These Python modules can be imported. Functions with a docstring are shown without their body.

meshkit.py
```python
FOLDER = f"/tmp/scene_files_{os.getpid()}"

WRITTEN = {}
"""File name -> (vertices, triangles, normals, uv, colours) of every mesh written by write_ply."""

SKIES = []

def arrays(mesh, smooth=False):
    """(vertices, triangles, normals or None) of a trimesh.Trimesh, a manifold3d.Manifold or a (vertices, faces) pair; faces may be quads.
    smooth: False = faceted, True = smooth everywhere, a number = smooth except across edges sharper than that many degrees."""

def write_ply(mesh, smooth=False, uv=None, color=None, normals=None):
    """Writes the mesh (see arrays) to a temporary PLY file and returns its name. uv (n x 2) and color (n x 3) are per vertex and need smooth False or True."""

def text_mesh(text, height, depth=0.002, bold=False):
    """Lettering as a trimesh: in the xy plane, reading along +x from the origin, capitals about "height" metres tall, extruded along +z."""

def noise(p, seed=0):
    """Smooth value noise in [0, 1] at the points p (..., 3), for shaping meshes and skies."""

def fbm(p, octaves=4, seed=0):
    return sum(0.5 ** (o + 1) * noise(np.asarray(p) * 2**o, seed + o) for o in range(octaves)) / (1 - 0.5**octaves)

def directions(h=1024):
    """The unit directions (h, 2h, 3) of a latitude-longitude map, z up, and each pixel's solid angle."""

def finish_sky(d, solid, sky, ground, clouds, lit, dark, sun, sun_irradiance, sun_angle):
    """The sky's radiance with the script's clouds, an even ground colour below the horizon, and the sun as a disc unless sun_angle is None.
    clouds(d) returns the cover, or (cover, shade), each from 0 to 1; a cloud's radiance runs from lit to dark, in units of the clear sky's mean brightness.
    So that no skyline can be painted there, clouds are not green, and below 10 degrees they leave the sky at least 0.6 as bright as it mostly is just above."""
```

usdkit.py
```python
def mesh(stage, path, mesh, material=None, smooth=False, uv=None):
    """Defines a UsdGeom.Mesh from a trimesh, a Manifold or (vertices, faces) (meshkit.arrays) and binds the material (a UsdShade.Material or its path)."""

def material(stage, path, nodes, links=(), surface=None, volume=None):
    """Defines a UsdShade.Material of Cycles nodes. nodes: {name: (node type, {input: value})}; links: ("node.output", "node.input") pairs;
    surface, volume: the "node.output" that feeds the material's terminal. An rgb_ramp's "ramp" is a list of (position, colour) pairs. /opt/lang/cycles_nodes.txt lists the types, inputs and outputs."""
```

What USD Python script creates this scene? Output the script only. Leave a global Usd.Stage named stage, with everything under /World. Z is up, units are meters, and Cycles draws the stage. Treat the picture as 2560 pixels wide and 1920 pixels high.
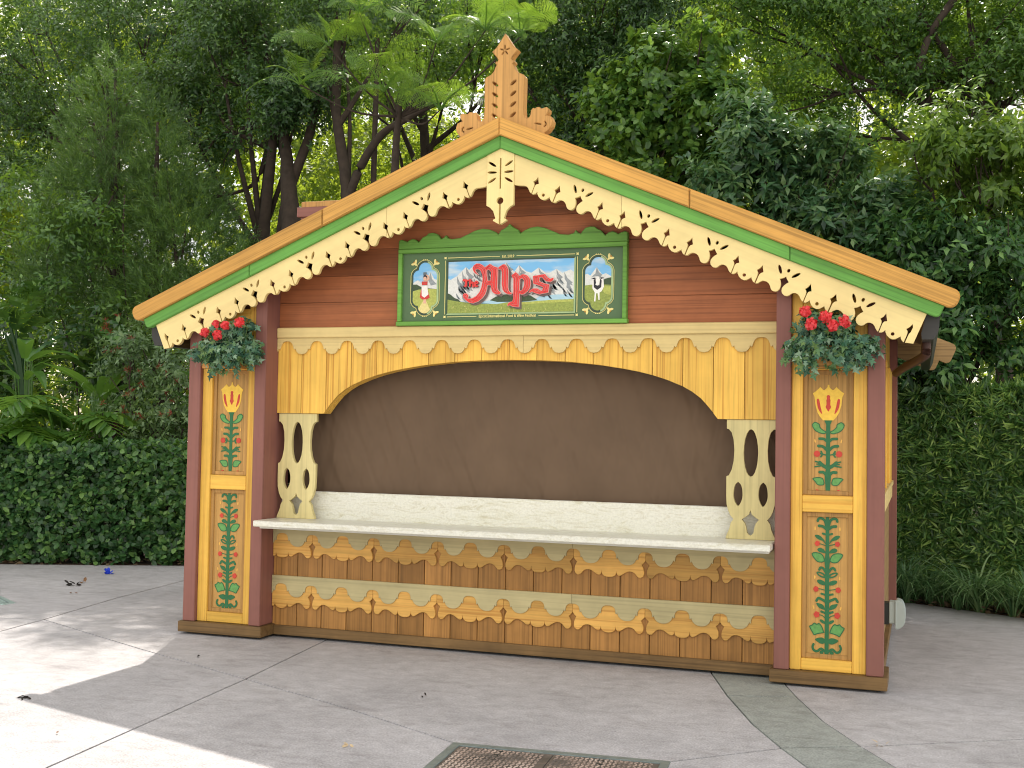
import math
import numpy as np
import trimesh
import usdkit
import meshkit
from scipy.sparse import coo_matrix
from scipy.sparse.csgraph import connected_components
from pxr import Usd, UsdGeom, UsdLux, UsdShade, Gf, Sdf, Vt
from shapely.geometry import Polygon, MultiPolygon, LineString, Point, box as sbox
from shapely import affinity
from shapely.ops import unary_union

stage = Usd.Stage.CreateInMemory()
UsdGeom.SetStageUpAxis(stage, UsdGeom.Tokens.z)
UsdGeom.SetStageMetersPerUnit(stage, 1.0)
UsdGeom.Xform.Define(stage, '/World')
UsdGeom.Scope.Define(stage, '/World/Looks')

# ------------------------------------------------------------------ camera, sky, sun, exposure
EXPOSURE = 0.55
SKY_STRENGTH = 0.15
SUN_INTENSITY = 1.0
SUN = np.array([-0.336, 0.83, 1.0]); SUN = SUN / np.linalg.norm(SUN)

cam = UsdGeom.Camera.Define(stage, '/World/camera')
cam.CreateHorizontalApertureAttr(36.0)
cam.CreateVerticalApertureAttr(27.0)
cam.CreateFocalLengthAttr(36.0 * 2941.2 / 2560)
cam.CreateExposureAttr(EXPOSURE)
cam.CreateClippingRangeAttr(Gf.Vec2f(0.05, 2000))
yaw, pitch, roll = 0.334, 0.038, -0.0174
cy_, sy_, cp_, sp_, cr_, sr_ = math.cos(yaw), math.sin(yaw), math.cos(pitch), math.sin(pitch), math.cos(roll), math.sin(roll)
R0 = np.array([cy_, sy_, 0]); F0 = np.array([-sy_ * cp_, cy_ * cp_, sp_]); U0 = np.array([sy_ * sp_, -cy_ * sp_, cp_])
Rv, Uv = R0 * cr_ - U0 * sr_, R0 * sr_ + U0 * cr_
M = Gf.Matrix4d(*Rv, 0, *Uv, 0, *(-F0), 0, 2.9639, -8.2996, 1.72, 1)
cam.AddTransformOp().Set(M)

sun = UsdLux.DistantLight.Define(stage, '/World/sun')
sun.CreateIntensityAttr(SUN_INTENSITY); sun.CreateAngleAttr(0.53); sun.CreateNormalizeAttr(True)
sun.CreateColorAttr(Gf.Vec3f(1.0, 0.93, 0.82))
zx = np.cross([0, 0, 1.0], SUN); zx /= np.linalg.norm(zx); zy = np.cross(SUN, zx)
sun.AddTransformOp().Set(Gf.Matrix4d(*zx, 0, *zy, 0, *SUN, 0, 0, 0, 30, 1))

skym = usdkit.material(stage, '/World/Looks/sky_look', {
    's': ('sky_texture', {'sky_type': 'single_scattering', 'sun_disc': False, 'sun_elevation': float(math.asin(SUN[2])),
                          'sun_rotation': float(math.atan2(SUN[0], SUN[1])), 'aerosol_density': 2.2, 'air_density': 1.0, 'ozone_density': 1.0, 'altitude': 10.0}),
    'tc': ('texture_coordinate', {}),
    'mp': ('mapping', {'scale': (1.6, 1.6, 4.0)}),
    'n': ('noise_texture', {'scale': 1.7, 'detail': 6.0, 'roughness': 0.6}),
    'r': ('rgb_ramp', {'ramp': [(0.34, (0, 0, 0)), (0.52, (1, 1, 1))]}),
    'mx': ('mix_color', {'b': (7.3, 6.95, 6.1), 'use_clamp': False}),
    'cl': ('math', {'math_type': 'multiply', 'value2': 0.85}),
    'b': ('background_shader', {'strength': SKY_STRENGTH})},
    [('tc.generated', 'mp.vector'), ('mp.vector', 'n.vector'), ('n.fac', 'r.fac'), ('r.alpha' if False else 'n.fac', 'r.fac'),
     ('r.color', 'bw.color') if False else ('s.color', 'mx.a'), ('mx.result', 'b.color')], surface='b.background')
# clouds: cover comes from the noise ramp
skm = UsdShade.Shader.Get(stage, '/World/Looks/sky_look/cl')
skm.CreateInput('value1', Sdf.ValueTypeNames.Token).ConnectToSource(UsdShade.Shader.Get(stage, '/World/Looks/sky_look/r').CreateOutput('color', Sdf.ValueTypeNames.Token))
UsdShade.Shader.Get(stage, '/World/Looks/sky_look/mx').CreateInput('fac', Sdf.ValueTypeNames.Token).ConnectToSource(skm.CreateOutput('value', Sdf.ValueTypeNames.Token))
dome = UsdLux.DomeLight.Define(stage, '/World/sky')
UsdShade.MaterialBindingAPI.Apply(dome.GetPrim()).Bind(skym)
dome.GetPrim().SetCustomDataByKey('kind', 'structure')

# ------------------------------------------------------------------ helpers
used = {}
LEAFMATS = []


def numbered(parent, name):
    k = used.setdefault(parent, {})
    n = k.get(name, 0); k[name] = n + 1
    return f'{parent}/{name}' if n == 0 else f'{parent}/{name}_{n:03d}'


def tag(prim, label=None, cat=None, group=None, kind=None):
    for a, b in (('label', label), ('category', cat), ('group', group), ('kind', kind)):
        if b: prim.SetCustomDataByKey(a, b)
    return prim


class Thing:
    def __init__(s, name, label, cat, loc=(0, 0, 0), group=None):
        s.path = numbered('/World', name); s.loc = np.array(loc, float)
        x = UsdGeom.Xform.Define(stage, s.path); x.AddTranslateOp().Set(Gf.Vec3d(*map(float, loc)))
        tag(x.GetPrim(), label, cat, group)

    def part(s, name, mesh, mat, label=None, smooth=False, parent=None, kind=None):
        return put(parent or s.path, name, mesh, mat, smooth, label, kind, -s.loc)


def put(parent, name, mesh, mat, smooth=False, label=None, kind=None, shift=None):
    v, f = (mesh.vertices, mesh.faces) if isinstance(mesh, trimesh.Trimesh) else mesh
    v = np.asarray(v, float)
    if shift is not None: v = v + shift
    p = numbered(parent, name)
    m = usdkit.mesh(stage, p, (v, np.asarray(f)), mat, smooth=smooth)
    if mat in LEAFMATS and not smooth:      # one random tint per leaf, as a primvar
        f = np.asarray(f); e = np.vstack([f[:, :2], f[:, 1:]])
        nc, lab = connected_components(coo_matrix((np.ones(len(e), np.int8), (e[:, 0], e[:, 1])), shape=(len(v), len(v))), directed=False)
        tint = np.random.default_rng(nc).random(nc).astype(np.float32)[lab]
        UsdGeom.PrimvarsAPI(m).CreatePrimvar('leaf_tint', Sdf.ValueTypeNames.FloatArray, 'vertex').Set(Vt.FloatArray.FromNumpy(tint))
    tag(stage.GetPrimAtPath(p), label, None, None, kind)
    return p


def single(name, mesh, mat, label, cat, smooth=False, group=None, kind=None):
    p = put('/World', name, mesh, mat, smooth)
    tag(stage.GetPrimAtPath(p), label, cat, group, kind)
    return p


def cat_mesh(ms):
    V, F, n = [], [], 0
    for m in ms:
        v, f = (m.vertices, m.faces) if isinstance(m, trimesh.Trimesh) else m
        V.append(np.asarray(v)); F.append(np.asarray(f) + n); n += len(v)
    return np.vstack(V), np.vstack(F)


def bx(x0, x1, y0, y1, z0, z1, c=0.0):
    """box, with chamfered edges if c > 0"""
    if c <= 0:
        m = trimesh.creation.box([x1 - x0, y1 - y0, z1 - z0]); m.apply_translation([(x0 + x1) / 2, (y0 + y1) / 2, (z0 + z1) / 2]); return m
    h = np.array([x1 - x0, y1 - y0, z1 - z0]) / 2; ce = np.array([x0 + x1, y0 + y1, z0 + z1]) / 2
    c = min(c, *(h * 0.45)); pts = []
    for sx in (-1, 1):
        for sy in (-1, 1):
            for sz in (-1, 1):
                s = np.array([sx, sy, sz])
                for a in range(3):
                    p = h - c; p = p.copy(); p[a] = h[a]; pts.append(s * p)
    m = trimesh.convex.convex_hull(np.array(pts)); m.apply_translation(ce); return m


def polys(g):
    if g.is_empty: return []
    return [p for p in getattr(g, 'geoms', [g]) if isinstance(p, Polygon) and p.area > 1e-7]


def P(pts): return Polygon(pts).buffer(0)


def mirror(g, x=0.0): return affinity.scale(g, -1, 1, origin=(x, 0))


def ext(g, y0, d, ch=0.0):
    """extrudes an (x, z) outline from its front face y0 back to y0 + d; ch chamfers the front edge"""
    out = []
    for p in polys(g):
        if ch > 0:
            q = p.buffer(-ch, join_style=2)
            m = trimesh.creation.extrude_polygon(p, d - ch, engine='earcut')
            v, f = np.array(m.vertices), np.array(m.faces); out.append((np.c_[v[:, 0], y0 + d - v[:, 2], v[:, 1]], f))
            for r in polys(q):
                m = trimesh.creation.extrude_polygon(r, ch, engine='earcut')
                v, f = np.array(m.vertices), np.array(m.faces); out.append((np.c_[v[:, 0], y0 + ch - v[:, 2], v[:, 1]], f))
        else:
            m = trimesh.creation.extrude_polygon(p, d, engine='earcut')
            v, f = np.array(m.vertices), np.array(m.faces); out.append((np.c_[v[:, 0], y0 + d - v[:, 2], v[:, 1]], f))
    return cat_mesh(out)


def flat(g, z0, z1):
    """extrudes an (x, y) outline upward"""
    out = []
    for p in polys(g):
        m = trimesh.creation.extrude_polygon(p, z1 - z0, engine='earcut'); v = np.array(m.vertices); v[:, 2] += z0; out.append((v, np.array(m.faces)))
    return cat_mesh(out)


def ell(cx, cz, a, b, deg=0, n=20):
    t = np.linspace(0, 2 * np.pi, n, endpoint=False); c, s = math.cos(math.radians(deg)), math.sin(math.radians(deg))
    return P([(cx + a * math.cos(u) * c - b * math.sin(u) * s, cz + a * math.cos(u) * s + b * math.sin(u) * c) for u in t])


def stroke(pts, w, cap=1): return LineString(pts).buffer(w / 2, cap_style=cap, join_style=1, quad_segs=4)


def bez(pts, n=8):
    """Catmull-Rom through points, open"""
    p = np.array(pts, float); p = np.vstack([2 * p[0] - p[1], p, 2 * p[-1] - p[-2]]); out = []
    for i in range(1, len(p) - 2):
        for t in np.linspace(0, 1, n, endpoint=False):
            a, b, c, d = p[i - 1], p[i], p[i + 1], p[i + 2]
            out.append(0.5 * (2 * b + (c - a) * t + (2 * a - 5 * b + 4 * c - d) * t * t + (3 * b - a - 3 * c + d) * t ** 3))
    out.append(p[-2]); return np.array(out)


def tube(pts, rad, n=8, jitter=0.0, seed=0):
    p = np.asarray(pts, float); r = np.interp(np.linspace(0, 1, len(p)), np.linspace(0, 1, len(rad)), rad) if np.ndim(rad) else np.full(len(p), rad)
    t = np.gradient(p, axis=0); t /= np.linalg.norm(t, axis=1, keepdims=True)
    up = np.where(np.abs(t[:, 2:3]) > 0.9, [[1.0, 0, 0]], [[0, 0, 1.0]]); a = np.cross(t, up); a /= np.linalg.norm(a, axis=1, keepdims=True); b = np.cross(t, a)
    an = np.linspace(0, 2 * np.pi, n, endpoint=False); rs = np.random.default_rng(seed)
    rr = r[:, None] * (1 + jitter * (rs.random((len(p), n)) - 0.5))
    v = p[:, None] + rr[..., None] * (np.cos(an)[None, :, None] * a[:, None] + np.sin(an)[None, :, None] * b[:, None])
    v = v.reshape(-1, 3); f = []
    i, j = np.meshgrid(np.arange(len(p) - 1), np.arange(n), indexing='ij'); k = (j + 1) % n
    f = np.concatenate([np.stack([i * n + j, i * n + k, (i + 1) * n + k], -1).reshape(-1, 3), np.stack([i * n + j, (i + 1) * n + k, (i + 1) * n + j], -1).reshape(-1, 3)])
    v = np.vstack([v, p[0], p[-1]]); c0, c1 = len(v) - 2, len(v) - 1
    e = np.arange(n); f = np.vstack([f, np.stack([np.full(n, c0), (e + 1) % n, e], -1), np.stack([np.full(n, c1), (len(p) - 1) * n + e, (len(p) - 1) * n + (e + 1) % n], -1)])
    return v, f[:, ::-1]


def lin(r, g, b, k=1.0):
    return tuple(k * ((c / 255 / 12.92) if c / 255 <= 0.04045 else ((c / 255 + 0.055) / 1.055) ** 2.4) for c in (r, g, b))


def mul(c, k): return tuple(min(x * k, 0.95) for x in c)


# ------------------------------------------------------------------ materials
MAT = {}


def wood(name, base, axis='x', rot=0.0, rough=0.5, grain=38.0, contrast=0.30, streak=0.35, vary=0.16, bump=0.25, dark=None, wear=0.12):
    d = dark or mul(base, 0.42)
    sc = {'x': (1.3, grain, grain), 'y': (grain, 1.3, grain), 'z': (grain, grain, 1.3)}[axis]
    s2 = tuple(0.55 if q == 1.3 else grain * 2.1 for q in sc); s3 = tuple(0.5 if q == 1.3 else 9.0 for q in sc)
    nodes = {
        'geo': ('geometry', {}), 'oi': ('object_info', {}),
        'm1': ('math', {'math_type': 'multiply', 'value2': 17.0}), 'm2': ('math', {'math_type': 'multiply', 'value2': 29.0}),
        'cx': ('combine_xyz', {}), 'off': ('vector_math', {'math_type': 'add'}),
        'ro': ('mapping', {'rotation': (0.0, rot, 0.0)}),
        'a': ('mapping', {'scale': sc}), 'b': ('mapping', {'scale': s2}), 'c': ('mapping', {'scale': s3}),
        'n1': ('noise_texture', {'scale': 1.0, 'detail': 4.0, 'roughness': 0.62, 'distortion': 0.4}),
        'n2': ('noise_texture', {'scale': 1.0, 'detail': 2.0, 'roughness': 0.5}),
        'n3': ('noise_texture', {'scale': 1.0, 'detail': 3.0, 'roughness': 0.6}),
        'n4': ('noise_texture', {'scale': 2.3, 'detail': 5.0, 'roughness': 0.65}),
        'r1': ('rgb_ramp', {'ramp': [(0.25, mul(base, 1 - contrast)), (0.5, base), (0.78, mul(base, 1 + contrast * 0.45))]}),
        'r2': ('rgb_ramp', {'ramp': [(0.53, (0, 0, 0)), (0.66, (min(streak * 1.5, 0.8),) * 3)]}),
        'r3': ('rgb_ramp', {'ramp': [(0.25, (1 - vary,) * 3), (0.75, (1 + vary * 0.6,) * 3)]}),
        'r4': ('rgb_ramp', {'ramp': [(0.3, (1 - wear,) * 3), (0.65, (1.0 + wear * 0.3,) * 3)]}),
        'r5': ('rgb_ramp', {'ramp': [(0.0, (1 - vary,) * 3), (1.0, (1 + vary * 0.5,) * 3)]}),
        'mx1': ('mix_color', {'b': d}), 'mx2': ('mix_color', {'blend_type': 'multiply', 'fac': 1.0}), 'mx3': ('mix_color', {'blend_type': 'multiply', 'fac': 1.0}),
        'mx4': ('mix_color', {'blend_type': 'multiply', 'fac': 1.0}),
        'bu': ('bump', {'strength': bump, 'distance': 0.004}),
        'bv': ('bevel', {'samples': 3, 'radius': 0.004}),
        'p': ('principled_bsdf', {'roughness': rough, 'specular_ior_level': 0.3})}
    links = [('oi.random', 'm1.value1'), ('oi.random', 'm2.value1'), ('m1.value', 'cx.x'), ('m2.value', 'cx.y'), ('m1.value', 'cx.z'), ('geo.position', 'ro.vector'),
             ('ro.vector', 'off.vector1'), ('cx.vector', 'off.vector2'), ('off.vector', 'a.vector'), ('off.vector', 'b.vector'), ('off.vector', 'c.vector'),
             ('a.vector', 'n1.vector'), ('b.vector', 'n2.vector'), ('c.vector', 'n3.vector'), ('off.vector', 'n4.vector'),
             ('n1.fac', 'r1.fac'), ('n2.fac', 'r2.fac'), ('n3.fac', 'r3.fac'), ('n4.fac', 'r4.fac'), ('oi.random', 'r5.fac'),
             ('r1.color', 'mx1.a'), ('r2.color', 'mx1.fac'), ('mx1.result', 'mx2.a'), ('r3.color', 'mx2.b'), ('mx2.result', 'mx3.a'), ('r4.color', 'mx3.b'),
             ('mx3.result', 'mx4.a'), ('r5.color', 'mx4.b'), ('mx4.result', 'p.base_color'), ('bv.bevel', 'bu.normal'), ('n1.fac', 'bu.height'), ('bu.normal', 'p.normal')]
    MAT[name] = usdkit.material(stage, '/World/Looks/' + name, nodes, links, surface='p.BSDF')


def paint(name, base, rough=0.5, vary=0.12, scale=6.0, metal=0.0, spec=0.4, bump=0.1):
    nodes = {'geo': ('geometry', {}), 'n': ('noise_texture', {'scale': scale, 'detail': 5.0, 'roughness': 0.6}),
             'r': ('rgb_ramp', {'ramp': [(0.3, mul(base, 1 - vary)), (0.7, mul(base, 1 + vary))]}),
             'bu': ('bump', {'strength': bump, 'distance': 0.003}),
             'p': ('principled_bsdf', {'roughness': rough, 'metallic': metal, 'specular_ior_level': spec})}
    MAT[name] = usdkit.material(stage, '/World/Looks/' + name, nodes, [('geo.position', 'n.vector'), ('n.fac', 'r.fac'), ('r.color', 'p.base_color'), ('n.fac', 'bu.height'), ('bu.normal', 'p.normal')], surface='p.BSDF')


def leaf(name, cols, trans=0.4, tcol=None, rough=0.28, spec=0.55):
    n = len(cols)
    t = tcol or mul(cols[n // 2], 1.6)
    nodes = {'geo': ('geometry', {}), 'at': ('attribute', {'attribute': 'leaf_tint'}), 'r': ('rgb_ramp', {'ramp': [(i / max(n - 1, 1), c) for i, c in enumerate(cols)]}),
             'nz': ('noise_texture', {'scale': 0.9, 'detail': 2.0}), 'rz': ('rgb_ramp', {'ramp': [(0.3, (0.72, 0.78, 0.8)), (0.7, (1.2, 1.15, 1.0))]}),
             'mm': ('mix_color', {'blend_type': 'multiply', 'fac': 1.0}),
             'tm': ('mix_color', {'blend_type': 'multiply', 'fac': 1.0, 'a': t}),
             'p': ('principled_bsdf', {'roughness': rough, 'specular_ior_level': spec}), 't': ('translucent_bsdf', {}), 'mx': ('mix_closure', {'fac': trans})}
    MAT[name] = usdkit.material(stage, '/World/Looks/' + name, nodes, [('at.fac', 'r.fac'), ('geo.position', 'nz.vector'), ('nz.fac', 'rz.fac'), ('r.color', 'mm.a'), ('rz.color', 'mm.b'),
        ('mm.result', 'p.base_color'), ('rz.color', 'tm.b'), ('tm.result', 't.color'), ('p.BSDF', 'mx.closure1'), ('t.BSDF', 'mx.closure2')], surface='mx.closure')
    LEAFMATS.append(MAT[name])


TH = math.radians(23.15)
ORANGE, GREEN, CREAM = lin(214, 160, 80), lin(106, 166, 74), lin(238, 214, 148)
for nm, r in (('l', TH), ('r', -TH)):
    wood('verge_orange_' + nm, ORANGE, 'x', r, grain=42, contrast=0.28, streak=0.30)
    wood('fascia_green_' + nm, GREEN, 'x', r, grain=30, contrast=0.25, streak=0.25)
    wood('barge_cream_' + nm, CREAM, 'x', r, grain=16, contrast=0.07, streak=0.05, vary=0.06, wear=0.10, bump=0.12)
wood('cream_z', CREAM, 'z', grain=22, contrast=0.07, streak=0.06, vary=0.05, wear=0.1, bump=0.12)
wood('cream_x', lin(226, 200, 136), 'x', grain=30, contrast=0.12, streak=0.14, vary=0.08, wear=0.12)
wood('cream_grey', lin(196, 182, 136), 'x', grain=30, contrast=0.12, streak=0.14, vary=0.08, wear=0.15)
wood('baluster_cream', lin(222, 206, 146), 'z', grain=34, contrast=0.14, streak=0.16, vary=0.08, wear=0.14)
wood('finial_wood', lin(205, 154, 88), 'z', grain=40, contrast=0.25, streak=0.3)
wood('red_board', lin(164, 98, 60), 'x', grain=34, contrast=0.26, streak=0.26, vary=0.25, wear=0.22)
wood('red_post', lin(142, 94, 84), 'z', grain=26, contrast=0.10, streak=0.10, vary=0.07, wear=0.10, rough=0.55)
wood('red_post_x', lin(142, 94, 84), 'x', grain=26, contrast=0.10, streak=0.10, vary=0.07, wear=0.10, rough=0.55)
wood('yellow_plank', lin(244, 194, 90), 'z', grain=36, contrast=0.22, streak=0.42, vary=0.14, dark=lin(190, 120, 40), wear=0.12)
wood('yellow_stile', lin(238, 188, 84), 'z', grain=32, contrast=0.25, streak=0.30, vary=0.12, dark=lin(196, 124, 40), wear=0.14)
wood('yellow_rail', lin(238, 188, 84), 'x', grain=32, contrast=0.25, streak=0.30, vary=0.12, dark=lin(196, 124, 40), wear=0.14)
wood('panel_tan', lin(196, 150, 84), 'z', grain=40, contrast=0.24, streak=0.30, vary=0.12, wear=0.14)
wood('panel_bead', lin(182, 138, 78), 'z', grain=40, contrast=0.24, streak=0.3, vary=0.12, wear=0.14)
wood('planter_wood', lin(205, 146, 74), 'x', grain=34, contrast=0.25, streak=0.35, vary=0.1)
wood('skirt_plank', lin(178, 128, 70), 'z', grain=38, contrast=0.30, streak=0.30, vary=0.22, wear=0.22)
wood('trim_yellow', lin(226, 174, 92), 'x', grain=34, contrast=0.24, streak=0.30, vary=0.30, wear=0.16, dark=lin(180, 110, 44))
wood('base_brown', lin(134, 104, 66), 'x', grain=30, contrast=0.35, streak=0.4, vary=0.2, wear=0.3)
wood('sign_green', lin(112, 164, 70), 'x', grain=34, contrast=0.25, streak=0.3, vary=0.12)
wood('weathered_wood', lin(172, 138, 90), 'x', grain=34, contrast=0.3, streak=0.4)
wood('side_board', lin(170, 140, 96), 'y', grain=30, contrast=0.2, streak=0.25, vary=0.1)
wood('dark_soffit', lin(120, 84, 56), 'y', grain=20, contrast=0.2, streak=0.2)
paint('marble_white', lin(228, 226, 214), 0.3, 0.05, 5)
paint('curtain_brown', lin(106, 86, 68), 0.75, 0.10, 2.5, spec=0.25)
paint('roof_shingle', lin(112, 88, 66), 0.85, 0.3, 14)
paint('dark_metal', lin(52, 50, 48), 0.45, 0.1, 8)
paint('brown_metal', lin(70, 46, 38), 0.55, 0.1, 8)
paint('box_grey', lin(176, 186, 182), 0.4, 0.06, 10)
paint('box_black', lin(40, 42, 40), 0.5, 0.1, 10)
paint('motif_green', lin(44, 104, 64), 0.55, 0.10, 14)
paint('motif_leaf', lin(98, 154, 84), 0.55, 0.18, 40)
paint('motif_red', lin(196, 66, 50), 0.55, 0.12, 20)
paint('motif_yellow', lin(244, 196, 74), 0.55, 0.12, 30)
paint('motif_drop', lin(226, 176, 84), 0.55, 0.10, 30)
paint('panel_green', lin(84, 110, 74), 0.5, 0.08, 3)
paint('gold_line', lin(236, 220, 142), 0.45, 0.08, 20)
paint('gold_dark', lin(200, 140, 50), 0.45, 0.1, 20)
paint('bevel_dark', lin(60, 78, 62), 0.5, 0.1, 10)
paint('bevel_light', lin(168, 190, 140), 0.5, 0.1, 10)
paint('letter_red', lin(222, 62, 58), 0.4, 0.08, 20)
paint('letter_edge', lin(248, 204, 196), 0.45, 0.04, 20)
paint('letter_shadow', lin(112, 96, 92), 0.6, 0.08, 20)
paint('letter_dark', lin(150, 36, 34), 0.5, 0.08, 20)
paint('pic_snow', lin(222, 222, 216), 0.6, 0.10, 60)
paint('pic_rock', lin(150, 156, 158), 0.6, 0.18, 70)
paint('pic_rock_dark', lin(104, 112, 116), 0.6, 0.18, 70)
paint('pic_lake', lin(172, 206, 220), 0.6, 0.06, 30)
paint('pic_meadow', lin(146, 158, 78), 0.6, 0.25, 70)
paint('pic_meadow_light', lin(176, 182, 92), 0.6, 0.2, 70)
paint('pic_forest', lin(66, 84, 58), 0.6, 0.25, 80)
paint('pic_white', lin(240, 236, 228), 0.6, 0.05, 40)
paint('pic_black', lin(48, 44, 52), 0.6, 0.1, 40)
paint('pic_skin', lin(226, 178, 150), 0.6, 0.05, 40)
paint('pic_path', lin(226, 210, 140), 0.6, 0.12, 50)
paint('pic_dress', lin(206, 70, 62), 0.6, 0.1, 40)
paint('flower_red', lin(222, 40, 58), 0.55, 0.25, 60)
paint('blue_plastic', lin(24, 56, 190), 0.35, 0.2, 60)
paint('dead_leaf_brown', lin(120, 86, 56), 0.8, 0.3, 50)
paint('dead_leaf_dark', lin(44, 38, 34), 0.8, 0.3, 50)
paint('dead_leaf_tan', lin(206, 184, 150), 0.8, 0.15, 50)
paint('bark', lin(58, 48, 40), 0.9, 0.35, 9, bump=0.8)
paint('twig_grey', lin(150, 138, 124), 0.9, 0.25, 20)
paint('joint_dark', lin(44, 40, 38), 0.95, 0.3, 20)
paint('soil', lin(62, 48, 36), 0.95, 0.4, 7, bump=0.8)
paint('steel_frame', lin(140, 154, 154), 0.42, 0.18, 14, metal=0.6)
paint('pale_plate', lin(186, 204, 200), 0.3, 0.06, 10, metal=0.3)
MAT['pic_sky'] = usdkit.material(stage, '/World/Looks/pic_sky', {
    'g': ('geometry', {}), 'm': ('mapping', {'scale': (3.0, 3.0, 14.0)}), 'n': ('noise_texture', {'scale': 1.3, 'detail': 4.0}),
    'r': ('rgb_ramp', {'ramp': [(0.45, lin(124, 188, 232)), (0.75, lin(214, 222, 222))]}), 'p': ('principled_bsdf', {'roughness': 0.6})},
    [('g.position', 'm.vector'), ('m.vector', 'n.vector'), ('n.fac', 'r.fac'), ('r.color', 'p.base_color')], surface='p.BSDF')
MAT['marble'] = usdkit.material(stage, '/World/Looks/marble', {
    'g': ('geometry', {}), 'm': ('mapping', {'scale': (1.6, 2.2, 7.0), 'rotation': (0, 0.12, 0)}), 'n': ('noise_texture', {'scale': 2.2, 'detail': 7.0, 'roughness': 0.72, 'distortion': 1.6}),
    'n2': ('noise_texture', {'scale': 60.0, 'detail': 2.0}), 'r2': ('rgb_ramp', {'ramp': [(0.35, (0.86, 0.86, 0.86)), (0.6, (1, 1, 1))]}),
    'r': ('rgb_ramp', {'ramp': [(0.30, lin(196, 188, 160)), (0.42, lin(220, 217, 200)), (0.52, lin(230, 228, 216)), (0.62, lin(212, 207, 188)), (0.7, lin(228, 226, 214))]}),
    'mx': ('mix_color', {'blend_type': 'multiply', 'fac': 0.7}), 'p': ('principled_bsdf', {'roughness': 0.35})},
    [('g.position', 'm.vector'), ('m.vector', 'n.vector'), ('n.fac', 'r.fac'), ('g.position', 'n2.vector'), ('n2.fac', 'r2.fac'), ('r.color', 'mx.a'), ('r2.color', 'mx.b'), ('mx.result', 'p.base_color')], surface='p.BSDF')


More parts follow.
